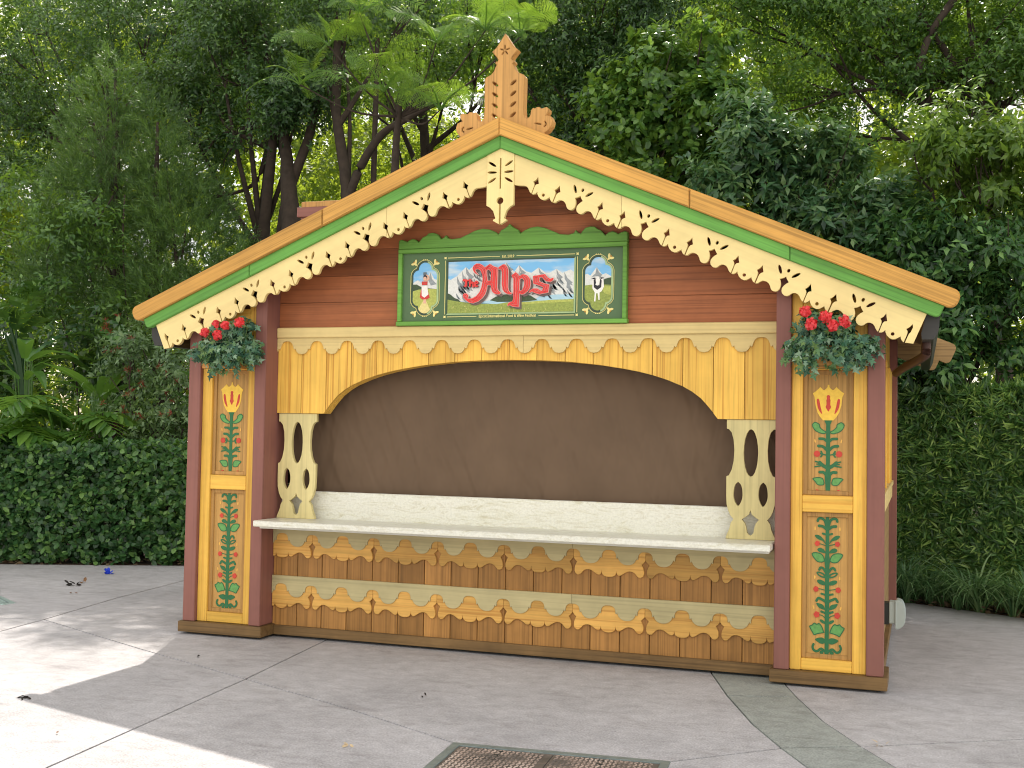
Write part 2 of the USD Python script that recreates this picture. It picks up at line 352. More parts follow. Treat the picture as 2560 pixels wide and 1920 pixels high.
def concrete(name, base):
    MAT[name] = usdkit.material(stage, '/World/Looks/' + name, {
        'g': ('geometry', {}), 'oi': ('object_info', {}),
        'n1': ('noise_texture', {'scale': 0.9, 'detail': 6.0, 'roughness': 0.62}), 'n2': ('noise_texture', {'scale': 9.0, 'detail': 5.0, 'roughness': 0.7}), 'n3': ('noise_texture', {'scale': 85.0, 'detail': 3.0, 'roughness': 0.8}),
        'ms': ('mapping', {'scale': (3.0, 9.0, 1.0), 'rotation': (0, 0, 0.35)}), 'n4': ('noise_texture', {'scale': 1.0, 'detail': 6.0, 'roughness': 0.7, 'distortion': 0.8}),
        'r1': ('rgb_ramp', {'ramp': [(0.3, mul(base, 0.80)), (0.52, base), (0.75, mul(base, 1.12))]}), 'r2': ('rgb_ramp', {'ramp': [(0.28, (0.80, 0.79, 0.79)), (0.72, (1.10, 1.10, 1.10))]}),
        'r3': ('rgb_ramp', {'ramp': [(0.30, (0.62, 0.62, 0.62)), (0.5, (1, 1, 1)), (0.68, (1.35, 1.35, 1.35))]}), 'r4': ('rgb_ramp', {'ramp': [(0.26, (0.74, 0.72, 0.71)), (0.48, (1, 1, 1))]}),
        'r5': ('rgb_ramp', {'ramp': [(0, (0.94, 0.94, 0.95)), (1, (1.05, 1.04, 1.03))]}),
        'a': ('mix_color', {'blend_type': 'multiply', 'fac': 1.0}), 'b': ('mix_color', {'blend_type': 'multiply', 'fac': 1.0}), 'c': ('mix_color', {'blend_type': 'multiply', 'fac': 1.0}), 'd': ('mix_color', {'blend_type': 'multiply', 'fac': 1.0}),
        'bu': ('bump', {'strength': 0.35, 'distance': 0.003}), 'p': ('principled_bsdf', {'roughness': 0.78, 'specular_ior_level': 0.3})},
        [('g.position', 'n1.vector'), ('g.position', 'n2.vector'), ('g.position', 'n3.vector'), ('g.position', 'ms.vector'), ('ms.vector', 'n4.vector'), ('n1.fac', 'r1.fac'), ('n2.fac', 'r2.fac'), ('n3.fac', 'r3.fac'), ('n4.fac', 'r4.fac'),
         ('oi.random', 'r5.fac'), ('r1.color', 'a.a'), ('r2.color', 'a.b'), ('a.result', 'b.a'), ('r3.color', 'b.b'), ('b.result', 'c.a'), ('r4.color', 'c.b'), ('c.result', 'd.a'), ('r5.color', 'd.b'),
         ('d.result', 'p.base_color'), ('n3.fac', 'bu.height'), ('bu.normal', 'p.normal')], surface='p.BSDF')


concrete('concrete_mauve', lin(182, 180, 183))
concrete('concrete_green', lin(157, 162, 158))
MAT['tread_steel'] = usdkit.material(stage, '/World/Looks/tread_steel', {
    'g': ('geometry', {}), 'n': ('noise_texture', {'scale': 5.0, 'detail': 6.0, 'roughness': 0.7}), 'r': ('rgb_ramp', {'ramp': [(0.34, lin(72, 70, 68)), (0.5, lin(108, 102, 98)), (0.64, lin(140, 126, 118))]}),
    'p': ('principled_bsdf', {'roughness': 0.45, 'metallic': 0.45})}, [('g.position', 'n.vector'), ('n.fac', 'r.fac'), ('r.color', 'p.base_color')], surface='p.BSDF')

MAT['tread_bar'] = usdkit.material(stage, '/World/Looks/tread_bar', {
    'g': ('geometry', {}), 'n': ('noise_texture', {'scale': 4.0, 'detail': 5.0, 'roughness': 0.7}), 'r': ('rgb_ramp', {'ramp': [(0.36, lin(108, 100, 95)), (0.5, lin(184, 162, 150)), (0.62, lin(218, 198, 186))]}),
    'p': ('principled_bsdf', {'roughness': 0.5, 'metallic': 0.2})}, [('g.position', 'n.vector'), ('n.fac', 'r.fac'), ('r.color', 'p.base_color')], surface='p.BSDF')
G1, G2, G3 = (0.018, 0.045, 0.016), (0.035, 0.085, 0.022), (0.06, 0.13, 0.03)
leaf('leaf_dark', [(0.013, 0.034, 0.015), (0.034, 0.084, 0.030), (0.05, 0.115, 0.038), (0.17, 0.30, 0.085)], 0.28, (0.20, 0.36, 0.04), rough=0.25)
leaf('leaf_mid', [(0.018, 0.05, 0.016), (0.052, 0.125, 0.030), (0.08, 0.175, 0.042), (0.22, 0.38, 0.085)], 0.40, (0.30, 0.48, 0.05), rough=0.25)
leaf('leaf_bright', [(0.033, 0.073, 0.017), (0.074, 0.149, 0.029), (0.112, 0.206, 0.037), (0.209, 0.314, 0.063)], 0.48, (0.30, 0.45, 0.055))
leaf('leaf_blue', [(0.016, 0.048, 0.028), (0.055, 0.135, 0.060), (0.085, 0.185, 0.082), (0.26, 0.40, 0.16)], 0.33, (0.18, 0.34, 0.07), rough=0.25)
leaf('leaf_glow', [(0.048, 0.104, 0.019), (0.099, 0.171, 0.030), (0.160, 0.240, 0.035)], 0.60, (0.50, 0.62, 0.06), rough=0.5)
leaf('leaf_needle', [(0.022, 0.056, 0.018), (0.06, 0.135, 0.034), (0.085, 0.175, 0.042), (0.19, 0.32, 0.075)], 0.26, (0.20, 0.34, 0.05), rough=0.45)
leaf('leaf_podocarp', [(0.022, 0.064, 0.020), (0.065, 0.16, 0.040), (0.115, 0.24, 0.06), (0.44, 0.62, 0.16)], 0.30, (0.20, 0.36, 0.05), rough=0.36)
leaf('leaf_hedge', [(0.014, 0.044, 0.018), (0.042, 0.115, 0.040), (0.065, 0.16, 0.052), (0.21, 0.38, 0.11)], 0.26, (0.16, 0.32, 0.04), rough=0.32)
leaf('leaf_blade', [(0.05, 0.13, 0.03), (0.11, 0.24, 0.05), (0.19, 0.35, 0.07)], 0.42, (0.24, 0.44, 0.06), rough=0.30)
leaf('leaf_grass', [(0.045, 0.12, 0.05), (0.12, 0.25, 0.095), (0.34, 0.50, 0.24)], 0.3, (0.14, 0.26, 0.06), rough=0.36)
leaf('leaf_ivy', [(0.020, 0.075, 0.048), (0.05, 0.16, 0.105), (0.14, 0.24, 0.07), (0.07, 0.21, 0.14), (0.32, 0.46, 0.34)], 0.15, (0.08, 0.2, 0.08), rough=0.4)
leaf('leaf_firebush', [(0.06, 0.115, 0.055), (0.14, 0.23, 0.10), (0.25, 0.37, 0.17)], 0.34, (0.22, 0.36, 0.09))
leaf('red_bud', [mul(c, 1) for c in [(0.22, 0.03, 0.02), (0.30, 0.05, 0.03)]], 0.3, (0.4, 0.06, 0.03))
leaf('litter', [mul(c, 1) for c in [(0.10, 0.06, 0.035), (0.18, 0.12, 0.07), (0.30, 0.22, 0.14)]], 0.1, (0.2, 0.1, 0.05), rough=0.8)
leaf('leaf_frond', [(0.07, 0.16, 0.03), (0.12, 0.25, 0.042), (0.18, 0.32, 0.055)], 0.5, (0.40, 0.60, 0.06), rough=0.4)
leaf('petal', [(0.55, 0.02, 0.03), (0.85, 0.06, 0.08), (0.92, 0.13, 0.15)], 0.25, (0.95, 0.10, 0.10), rough=0.5)
B = lambda n: MAT[n]

# ------------------------------------------------------------------ ground
X0, X1, Y0_ = -60, 60, -60
single('ground', flat(sbox(-220, -220, 220, 220), -0.24, -0.04), B('soil'), None, None, kind='structure')
edgeline = [(-60, -17.0), (-9.5, 2.05), (-7.38, 3.03), (-5.45, 3.88), (-3.0, 5.0), (0.0, 5.6), (2.2, 4.95), (2.8, 4.62), (3.91, 3.99), (6.0, 2.9), (60, -24)]
pave = P(edgeline + [(60, -60), (-60, -60)])
J = 0.0085
band = P([(1.30, 1.4), (1.57, 0.19), (1.79, -0.50), (2.04, -1.18), (2.26, -1.66), (2.43, -1.99), (2.95, -2.75), (3.9, -3.8), (6.0, -5.4), (10, -7.2), (10, -6.75), (6.2, -5.0), (4.2, -3.4), (3.25, -2.4),
          (2.85, -1.82), (2.66, -1.46), (2.42, -0.96), (2.21, -0.37), (2.1, -0.01), (1.82, 1.4)]).intersection(pave)
hatch_poly = P([(0.560, -2.250), (1.745, -2.155), (1.745 + 0.075, -2.155 - 0.93), (0.560 + 0.075, -2.250 - 0.93)])
joints = [[(-0.55, -8.0), (-1.12, -3.47), (-1.33, -1.305), (-1.52, 0.14), (-2.1, 4.6)], [(-12, 3.6), (-4.58, -0.02), (-4.19, 0.07)], [(-4.19, 0.07), (-2.63, -0.70), (-1.33, -1.305), (-0.34, -1.77), (0.56, -2.25)],
          [(-2.9, -8), (-4.1, -0.54), (-4.19, 0.07), (-4.44, 1.36), (-4.62, 2.73), (-4.9, 4.3)], [(1.745, -2.155), (2.26, -1.66), (2.66, -1.46), (3.53, -0.92), (7.5, 1.6)],
          [(1.79, -0.49), (2.18, -0.36)], [(1.82, -3.1), (2.4, -4.4), (3.2, -8)], [(-4.0, -5.0), (0.1, -6.6), (6, -9)], [(-12, -4.5), (-3.6, -4.1), (-0.9, -5.6)]]
jl = unary_union([LineString(j).buffer(J, cap_style=2) for j in joints])
slab_area = pave.difference(band.buffer(J * 1.3)).difference(jl).difference(hatch_poly)
pv = UsdGeom.Xform.Define(stage, '/World/pavement'); tag(pv.GetPrim(), kind='structure')
put('/World/pavement', 'joint_bed', flat(pave.difference(hatch_poly.buffer(-0.02)), -0.039, -0.016), B('joint_dark'))
for p in polys(slab_area): put('/World/pavement', 'concrete_slab', flat(p, -0.013, 0.0), B('concrete_mauve'))
for p in polys(band.difference(jl)): put('/World/pavement', 'band_slab', flat(p, -0.013, 0.0015), B('concrete_green'))

# ------------------------------------------------------------------ kiosk
K = Thing('food_kiosk', 'yellow and red painted wooden alpine kiosk with carved gable and long counter', 'kiosk')
XO, XO2, XI2, XI = 2.741, 2.629, 2.123, 2.020
D = 3.2
gz = lambda x, t: (3.7377 - t / math.cos(TH)) - abs(x) * math.tan(TH)      # height of the line t below the fretwork's datum


def slope(g, side):
    """(s, t) along/below the right-hand slope -> (x, z); side -1 mirrors it"""
    c, s = math.cos(TH), math.sin(TH)
    g = affinity.affine_transform(g, [c, -s, -s, -c, 0.0, 3.7377])
    return g if side > 0 else mirror(g)


inside = sbox(0, -10, 10, 10)
for side, sfx in ((-1, 'l'), (1, 'r')):
    # outer verge board with rounded end
    half = lambda g: (slope(g, 1).intersection(inside) if side > 0 else mirror(slope(g, 1).intersection(inside)))
    vb = sbox(-2, -0.278, 3.39, -0.153).buffer(-0.055).buffer(0.055)
    vs = half(vb)
    cut = 1.43 if side > 0 else 1.46
    pieces = [vs.intersection(sbox(-10, -10, side * cut - 0.002, 10)), vs.intersection(sbox(side * cut + 0.002, -10, 10, 10))]
    for pc in pieces: K.part('verge_board', ext(pc, -0.149, 0.075, 0.006), B('verge_orange_' + sfx))
    gf = sbox(-2, -0.1545, 3.322, -0.066).buffer(-0.035).buffer(0.035).union(sbox(-2, -0.1545, 3.322, -0.11))
    gs = half(gf)
    for pc in polys(gs.difference(sbox(side * 2.12 - 0.0015, -10, side * 2.12 + 0.0015, 10))):
        K.part('green_fascia', ext(pc, -0.122, 0.05, 0.004), B('fascia_green_' + sfx))
    # fretwork board
    U = [(-0.1236, 0.1239), (-0.1062, 0.1239), (-0.0892, 0.1308), (-0.0769, 0.1412), (-0.0667, 0.154), (-0.0551, 0.1646), (-0.0414, 0.1677), (-0.0271, 0.1649), (-0.015, 0.1569), (-0.008, 0.1415), (-0.0069, 0.1244), (-0.0119, 0.1029), (-0.0214, 0.0865), (-0.0325, 0.0723), (-0.0146, 0.0605), (0.0006, 0.0441), (0.0117, 0.0572), (0.0325, 0.0732), (0.0205, 0.0888), (0.01, 0.1079), (0.0059, 0.1261), (0.01, 0.1446), (0.0205, 0.159), (0.038, 0.1672), (0.0578, 0.1653), (0.0704, 0.1547), (0.0778, 0.1402), (0.0885, 0.1294), (0.1032, 0.1238), (0.121, 0.1252), (0.1368, 0.1341), (0.149, 0.146), (0.1599, 0.1551), (0.1724, 0.1602),
         (0.1715, 0.1157), (0.1698, 0.0964), (0.1641, 0.0837), (0.1515, 0.073), (0.1643, 0.0571), (0.1738, 0.0286), (0.1853, 0.0506), (0.1985, 0.0728), (0.1826, 0.0832), (0.1777, 0.095), (0.1773, 0.1135), (0.1795, 0.1624), (0.1921, 0.1586), (0.2045, 0.1477), (0.212, 0.1325), (0.2173, 0.1444), (0.2342, 0.1611), (0.2556, 0.171), (0.2765, 0.1721), (0.292, 0.1651), (0.3056, 0.1499), (0.3171, 0.1339), (0.3241, 0.146), (0.3375, 0.1572), (0.3508, 0.1626), (0.3506, 0.1257), (0.3493, 0.0998), (0.3452, 0.0866), (0.3317, 0.0737), (0.3462, 0.0548), (0.3559, 0.0297), (0.3661, 0.0504), (0.3796, 0.0717), (0.3656, 0.0836), (0.3592, 0.0993), (0.3589, 0.1291), (0.3595, 0.1626), (0.3742, 0.1562), (0.3842, 0.1407), (0.396, 0.1294)]
    per, s0 = 0.534, 0.638 / math.cos(TH)
    line = [(-0.3, -0.0652)]
    line += [(-0.3, 0.13)] + [(s0 - per + a, b) for a, b in [(-0.05, 0.12), (-0.03, 0.135), (0.0, 0.145), (0.03, 0.145), (0.06, 0.138), (0.08, 0.131)] + [u for u in U if u[0] > 0.10]]
    for k in range(5):
        line += [(s0 + per * k + a, b) for a, b in U if (k < 4 or a < 0.376)]
    send = s0 + per * 4 + 0.410
    line += [(send, 0.148), (send, -0.0652)]
    g = P(line)
    for k in range(-1, 5):
        o = s0 + per * k
        if k >= 0: g = g.difference(ell(o - 0.058, 0.0116, 0.0325, 0.0105, 53)).difference(ell(o, 0, 0.0105, 0.0135)).difference(ell(o + 0.0588, 0.0114, 0.0325, 0.0105, -48))
        g = g.difference(Point(o + 0.265, 0.138).buffer(0.0118))
    gg = slope(g, 1).intersection(sbox(0.1075, -10, 10, 10))
    for c0, c1 in ((0.1075, 0.929), (0.931, 10)):
        q = gg.intersection(sbox(c0, -10, c1, 10)); q = q if side > 0 else mirror(q)
        K.part('bargeboard', ext(q, -0.10, 0.03), B('barge_cream_' + sfx))
# pendant
ph = [(0.1065, 3.40), (0.1065, 3.384), (0.078, 3.369), (0.052, 3.341), (0.037, 3.296), (0.034, 3.285), (0.051, 3.276), (0.053, 3.268), (0.0, 3.238)]
pend = P([(0, gz(0, -0.0652)), (0.1065, gz(0.1065, -0.0652))] + ph); pend = pend.union(mirror(pend)).buffer(0.0005)
pend = pend.difference(sbox(-0.0055, 3.508, 0.0055, 3.738)).difference(Point(0, 3.418).buffer(0.0265)).difference(sbox(-0.006, 3.2, 0.006, 3.40))
for zc, dg in ((3.695, 32), (3.633, 3), (3.572, -30)):
    e = ell(0.0655, zc, 0.037, 0.0095, dg); pend = pend.difference(e).difference(mirror(e))
K.part('carved_pendant', ext(pend, -0.105, 0.032), B('cream_z'))
# finial
FL = [(-0.3234, 3.9157), (-0.3532, 3.9361), (-0.3785, 3.9699), (-0.386, 4.0027), (-0.3749, 4.036), (-0.3457, 4.0487), (-0.334, 4.0497), (-0.3512, 4.0739), (-0.3546, 4.0972), (-0.3372, 4.1125), (-0.3077, 4.1048), (-0.293, 4.1038), (-0.2787, 4.1174), (-0.2572, 4.1159), (-0.2444, 4.1076), (-0.2299, 4.1139), (-0.215, 4.0963), (-0.2114, 4.064), (-0.2013, 4.0449), (-0.1847, 4.0374), (-0.1684, 4.0472), (-0.1611, 4.0695), (-0.1573, 4.1195), (-0.159, 4.3577), (-0.1477, 4.3732), (-0.1094, 4.3902), (-0.0858, 4.4156), (-0.0721, 4.451), (-0.0646, 4.4614), (-0.0763, 4.4743), (-0.0728, 4.4877), (-0.0583, 4.4882), (-0.0518, 4.4995), (-0.0637, 4.5189), (-0.1032, 4.5654), (-0.07, 4.5926), (-0.0418, 4.6312), (0.0, 4.6963)]
fin = P([(0, 4.0), (-0.02, 3.99), (-0.3234, 3.87)] + FL); fin = fin.union(mirror(fin)).buffer(0.0005)
for zc in (4.316, 4.234, 4.1526, 4.072):
    e = ell(-0.0725, zc, 0.027, 0.0095, -38); fin = fin.difference(e).difference(mirror(e))
for dg in (90, 162, 234, 306, 18):
    a = math.radians(dg); fin = fin.difference(ell(0.024 * math.cos(a), 4.568 + 0.024 * math.sin(a), 0.014, 0.0035, dg))
e = ell(-0.272, 3.990, 0.024, 0.004, 12); cr = stroke([(-0.322, 3.968), (-0.333, 3.978), (-0.333, 3.992), (-0.325, 4.002)], 0.007)
for h in (e, cr): fin = fin.difference(h).difference(mirror(h))
K.part('ridge_finial', ext(fin, -0.055, 0.075, 0.004), B('finial_wood'))
# roof slabs, ridge cap
RD = D + 0.75
rp = []
for side in (-1, 1):
    q = P([(0, 3.985), (3.06, 3.985 - 3.06 * math.tan(TH)), (3.06, 3.985 - 3.06 * math.tan(TH) - 0.10), (0, 3.885)]); q = q if side > 0 else mirror(q)
    roof_path = K.part('roof', ext(q, -0.07, RD), B('dark_soffit'))
    n = 14
    for k in range(n):     # shingle courses on top of the deck
        xa, xb = 3.06 * k / n, 3.06 * (k + 1) / n + 0.04
        za, zb = 3.990 - xa * math.tan(TH), 3.990 - xb * math.tan(TH) + 0.012
        q = P([(xa, za), (xb, zb + 0.002), (xb, zb - 0.012), (xa, za - 0.002)]); q = q if side > 0 else mirror(q)
        K.part('shingle_course', ext(q, -0.065, RD - 0.01), B('roof_shingle'), parent=roof_path)
# rear verge end seen past the right eave
rv = slope(sbox(2.4, -0.26, 3.49, -0.06).buffer(-0.05).buffer(0.05).union(sbox(2.3, -0.1, 3.39, 0.06).buffer(-0.05).buffer(0.05)), 1)
for side in (-1, 1):
    K.part('rear_verge_board', ext(rv if side > 0 else mirror(rv), RD - 0.02, 0.09), B('weathered_wood'))
# gutter on the right eave, downpipe
gut = P([(3.004, 2.535), (3.09, 2.53), (3.08, 2.42), (3.05, 2.36), (2.975, 2.36), (2.97, 2.40)])
gp = K.part('gutter', ext(gut, -0.045, RD - 0.1), B('dark_metal'))
K.part('gutter', ext(mirror(gut), -0.045, RD - 0.1), B('dark_metal'))
dp = bez([(3.0, 0.25, 2.40), (3.004, 0.25, 2.32), (2.99, 0.30, 2.27), (2.86, 0.9, 2.23), (2.79, 1.25, 2.20)], 5)
K.part('downpipe', tube(dp, 0.032, 10), B('brown_metal'), smooth=40)
# purlin / plate along the eaves behind the fretwork
for side in (-1, 1):
    a, b = sorted((side * 2.63, side * 2.76))
    K.part('wall_plate', bx(a, b, 0.0, D, 2.62, 2.74), B('red_post'))

# posts, plinths, pillar panels
panels = {}
for side in (-1, 1):
    def sx(a, b): return (min(side * a, side * b), max(side * a, side * b))
    K.part('post', bx(*sx(XO2, XO), 0.0, 0.16, 0.105, 2.74, 0.005), B('red_post'))
    K.part('post', bx(*sx(XI, XI2), 0.0, 0.40, 0.105, 2.95, 0.005), B('red_post'))
    K.part('rear_post', bx(*sx(XO2, XO + 0.026), D - 0.12, D, 0.10, 2.60, 0.005), B('red_post'))
    K.part('plinth', bx(*sx(XI - 0.0265, XO + 0.0265), -0.0245, 0.42, 0.018, 0.104, 0.005), B('base_brown'))
    K.part('skid', bx(*sx(XI + 0.02, XO - 0.02), 0.05, 0.40, 0.0, 0.017), B('box_black'))
    yf = 0.035
    x_a, x_b, x_c, x_d = XI2 + 0.0005, 2.200, 2.538, XO2 - 0.0005
    pf = K.part('pillar_stile', bx(*sx(x_a, x_b), yf, yf + 0.04, 0.105, 2.72, 0.004), B('yellow_stile'))
    K.part('pillar_stile', bx(*sx(x_c, x_d), yf, yf + 0.04, 0.105, 2.72, 0.004), B('yellow_stile'))
    for z0, z1 in ((0.106, 0.187), (1.184, 1.301), (2.162, 2.262), (2.50, 2.66)):
        K.part('pillar_rail', bx(*sx(x_b + 0.0008, x_c - 0.0008), yf + 0.002, yf + 0.04, z0, z1, 0.004), B('yellow_rail'))
    for z0, z1 in ((0.187, 1.184), (1.301, 2.162)):
        pp = K.part('pillar_panel', bx(*sx(x_b - 0.005, x_c + 0.005), yf + 0.034, yf + 0.05, z0 - 0.005, z1 + 0.005), B('panel_tan'))
        panels[(side, z0)] = pp
        w = 0.032
        xa, xb = sx(x_b, x_c)
        for q, m in (((xa, xa + w, z0, z1), 'panel_bead'), ((xb - w, xb, z0, z1), 'panel_bead'), ((xa + w, xb - w, z0, z0 + w), 'panel_bead'), ((xa + w, xb - w, z1 - w, z1), 'panel_bead')):
            K.part('bead', bx(q[0], q[1], yf + 0.022, yf + 0.034, q[2], q[3], 0.004), B(m), parent=pp)
K.part('wall_panel', bx(-2.62, -2.13, 0.095, 0.11, 0.11, 2.7), B('dark_soffit')); K.part('wall_panel', bx(2.13, 2.62, 0.095, 0.11, 0.11, 2.7), B('dark_soffit'))


# painted flower motifs: shapes in panel units, mapped to metres
def motif(side, z0):
    pp = panels[(side, z0)]; cx = side * 2.369; yb = 0.035 + 0.0335
    lower = z0 < 1
    zt, k, kx = (1.184, 0.000671, 0.000624) if lower else (2.162, 0.000605, 0.000576)
    top = 75 if lower else 120

    def place(g, mirrored=True):
        t = lambda h: affinity.affine_transform(h, [kx, 0, 0, -k, cx, zt + top * k])
        return unary_union([t(g), mirror(t(g), cx)]) if mirrored else t(g)

    def leaf_p(pts): return P(bez(pts + [pts[0]], 4)[:-1])
    green, light, red, yellow, drop = [], [], [], [], []
    if lower:
        green.append(P([(-18, 118), (18, 118), (20, 500), (30, 570), (22, 640), (22, 1520), (-22, 1520), (-22, 640), (-30, 570), (-20, 500)]))
        for pts, w in (([(12, 215), (30, 160), (65, 138), (95, 143), (104, 165)], 26), ([(12, 245), (50, 220), (90, 215)], 28), ([(12, 302), (50, 292)], 20), ([(12, 400), (60, 350)], 9), ([(15, 415), (90, 393)], 8), ([(12, 690), (45, 645), (72, 642), (84, 660)], 24),
                       ([(15, 868), (95, 852)], 8), ([(12, 915), (60, 905)], 20), ([(12, 985), (50, 965), (90, 950), (112, 978)], 26), ([(15, 1100), (60, 1085)], 22), ([(15, 1155), (45, 1128), (80, 1118)], 8), ([(15, 1490), (60, 1462), (100, 1490), (135, 1482), (150, 1450), (140, 1422)], 24)):
            green.append(LineString(bez(pts, 4)).buffer(w / 2, quad_segs=4))
        for pts in ([(25, 370), (60, 330), (100, 308), (134, 315), (110, 345), (70, 362)], [(15, 490), (40, 452), (80, 438), (106, 455), (90, 478), (40, 490)], [(15, 1068), (40, 1020), (80, 1005), (114, 1003), (90, 1042), (50, 1062)],
                    [(10, 1400), (20, 1365), (60, 1348), (124, 1372), (60, 1412)]): green.append(leaf_p(pts))
        green += [ell(62, 712, 56, 24, -24).difference(ell(66, 711, 34, 9, -24)), ell(60, 790, 50, 23, -20), ell(46, 1187, 34, 15, -30), Point(55, 1500).buffer(20)]
        for pts in ([(22, 572), (40, 520), (75, 492), (130, 485), (164, 497), (160, 525), (140, 550), (108, 582), (60, 588)], [(25, 1300), (48, 1240), (80, 1205), (110, 1212), (135, 1203), (160, 1225), (188, 1240), (176, 1270), (158, 1300), (135, 1330), (95, 1316)]):
            q = P(bez(pts + [pts[0]], 5)[:-1]); light.append(q.buffer(-9)); green.append(q.difference(q.buffer(-9.5)))
        for x, y, r in ((107, 395, 27), (118, 860, 28), (109, 1118, 31)): red.append(unary_union([Point(x + r * 0.5 * math.cos(a), y + r * 0.5 * math.sin(a)).buffer(r * 0.55, quad_segs=4) for a in np.arange(5) * 1.2566]))
        for x, y in ((132, 242), (132, 740), (145, 1045)): drop.append(ell(x, y, 9, 20, 15 * (x % 3)))
    else:
        green.append(P([(-46, 692), (46, 692), (24, 740), (22, 1230), (36, 1330), (24, 1500), (-24, 1500), (-36, 1330), (-22, 1230), (-24, 740)]))
        for pts, w in (([(15, 930), (50, 905), (100, 902)], 30), ([(15, 1030), (60, 992), (112, 985)], 32), ([(20, 1088), (90, 1072)], 14), ([(62, 1080), (80, 1048)], 20), ([(62, 1080), (82, 1108)], 18), ([(15, 1230), (60, 1205), (95, 1175)], 40), ([(95, 1175), (145, 1162)], 16), ([(90, 1195), (130, 1192)], 14), ([(85, 1212), (150, 1222)], 16), ([(15, 1320), (50, 1285), (95, 1283)], 32)):
            green.append(LineString(bez(pts, 4)).buffer(w / 2, quad_segs=4))
        for pts in ([(22, 820), (60, 800), (92, 770), (100, 738), (150, 712), (186, 738), (178, 780), (140, 822), (70, 848), (28, 842)], [(38, 1402), (60, 1350), (120, 1340), (178, 1356), (150, 1392), (115, 1430), (52, 1430)]):
            q = P(bez(pts + [pts[0]], 5)[:-1]); light.append(q.buffer(-9)); green.append(q.difference(q.buffer(-9.5)))
        red.append(Point(128, 1075).buffer(36, quad_segs=4)); red.append(P([(100, 1500), (112, 1480), (138, 1478), (130, 1500)]))
        yellow.append(P([(-10, 290), (0, 288), (18, 325), (50, 350), (62, 345), (95, 312), (110, 330), (150, 365), (182, 386), (162, 425), (150, 520), (128, 600), (95, 655), (60, 692), (-10, 697)]))
        red += [ell(0, 500, 22, 92), Point(0, 425).buffer(20), Point(0, 470).buffer(24), Point(0, 540).buffer(30), P(bez([(118, 445), (134, 465), (118, 560), (72, 622), (90, 540), (104, 470), (118, 445)], 4)[:-1])]
        drop.append(ell(152, 930, 8, 22, 10))
    def mk(name, gs, mat, y, d):
        if gs:
            g = unary_union([place(q) for q in gs])
            for q in polys(g): K.part(name, ext(q, y - d, d), B(mat), parent=pp)
    yb2 = 0.035 + 0.034
    mk('painted_tulip', yellow, 'motif_yellow', yb2, 0.003)
    mk('painted_leaf', light, 'motif_leaf', yb2, 0.002)
    mk('painted_stem', green, 'motif_green', yb2, 0.0035)
    mk('painted_berry', red, 'motif_red', yb2, 0.005)
    mk('painted_drop', drop, 'motif_drop', yb2, 0.002)


for side in (-1, 1):
    for z0 in (0.187, 1.301): motif(side, z0)

# gable boards
gable = P([(-XI, 2.5), (XI, 2.5), (XI, gz(XI, 0.0)), (0, gz(0, 0.0)), (-XI, gz(XI, 0.0))])
z = 2.505
k = 0
while z < 3.75:
    b = gable.intersection(sbox(-3, z + 0.0008, 3, z + 0.2112))
    if not b.is_empty: K.part('gable_board', ext(b, 0.200, 0.025, 0.0015), B('red_board'))
    z += 0.212
K.part('gable_backing', ext(gable, 0.226, 0.02), B('box_black'))
# lintel moulding, scalloped valance
for a, b in ((-XI + 0.0005, 0.0), (0.0, XI - 0.0005)):
    pass
K.part('lintel_moulding', bx(-XI + 0.001, XI - 0.001, 0.158, 0.199, 2.430, 2.513, 0.006), B('cream_x'))
hp = [(0, 2.403), (-0.0285, 2.3992), (-0.0485, 2.3817), (-0.060, 2.3538), (-0.064, 2.3376), (-0.0745, 2.336), (-0.080, 2.345), (-0.086, 2.323), (-0.105, 2.303), (-0.1367, 2.2962)]
hp2 = hp + [(-x - 0.2734, z_) for x, z_ in hp[::-1][1:]]       # arch top -> arch top to the left
line = []
for k in range(17):
    c0 = 1.8976 + 0.2734 * 1 - 0.2734 * k
    line += [(c0 + x, z_) for x, z_ in hp2[:-1]]
val = P([(2.4, 2.4295)] + line + [(-2.6, 2.4295)]).intersection(sbox(-XI + 0.001, 2, XI - 0.001, 2.4295))
for a, b in ((-3, 0.1085), (0.1105, 3)): K.part('scalloped_valance', ext(val.intersection(sbox(a, 2, b, 3)), 0.172, 0.018), B('cream_x'))
ar = [(1.5895, 1.8156), (1.565, 1.848), (1.537, 1.885), (1.505, 1.922), (1.466, 1.9643), (1.40, 2.013), (1.333, 2.05), (1.225, 2.094), (1.113, 2.130), (1.0, 2.158), (0.889, 2.179), (0.70, 2.208), (0.46, 2.232), (0.23, 2.243), (0, 2.246)]
open_ = P([(x, z_) for x, z_ in ar] + [(-x, z_) for x, z_ in ar[::-1]] + [(-1.5895, 1.7), (1.5895, 1.7)])
val_area = sbox(-XI + 0.0015, 1.8156, XI - 0.0015, 2.44).difference(open_)
seams = [-1.7975 + 0.2235 * k for k in range(17)]
xs = [-XI] + seams + [XI]
for a, b in zip(xs[:-1], xs[1:]):
    q = val_area.intersection(sbox(a + 0.0022, 1, b - 0.0022, 3))
    K.part('valance_plank', ext(q, 0.190, 0.025), B('yellow_plank'))
K.part('arch_board', ext(val_area, 0.2155, 0.095), B('yellow_plank'))
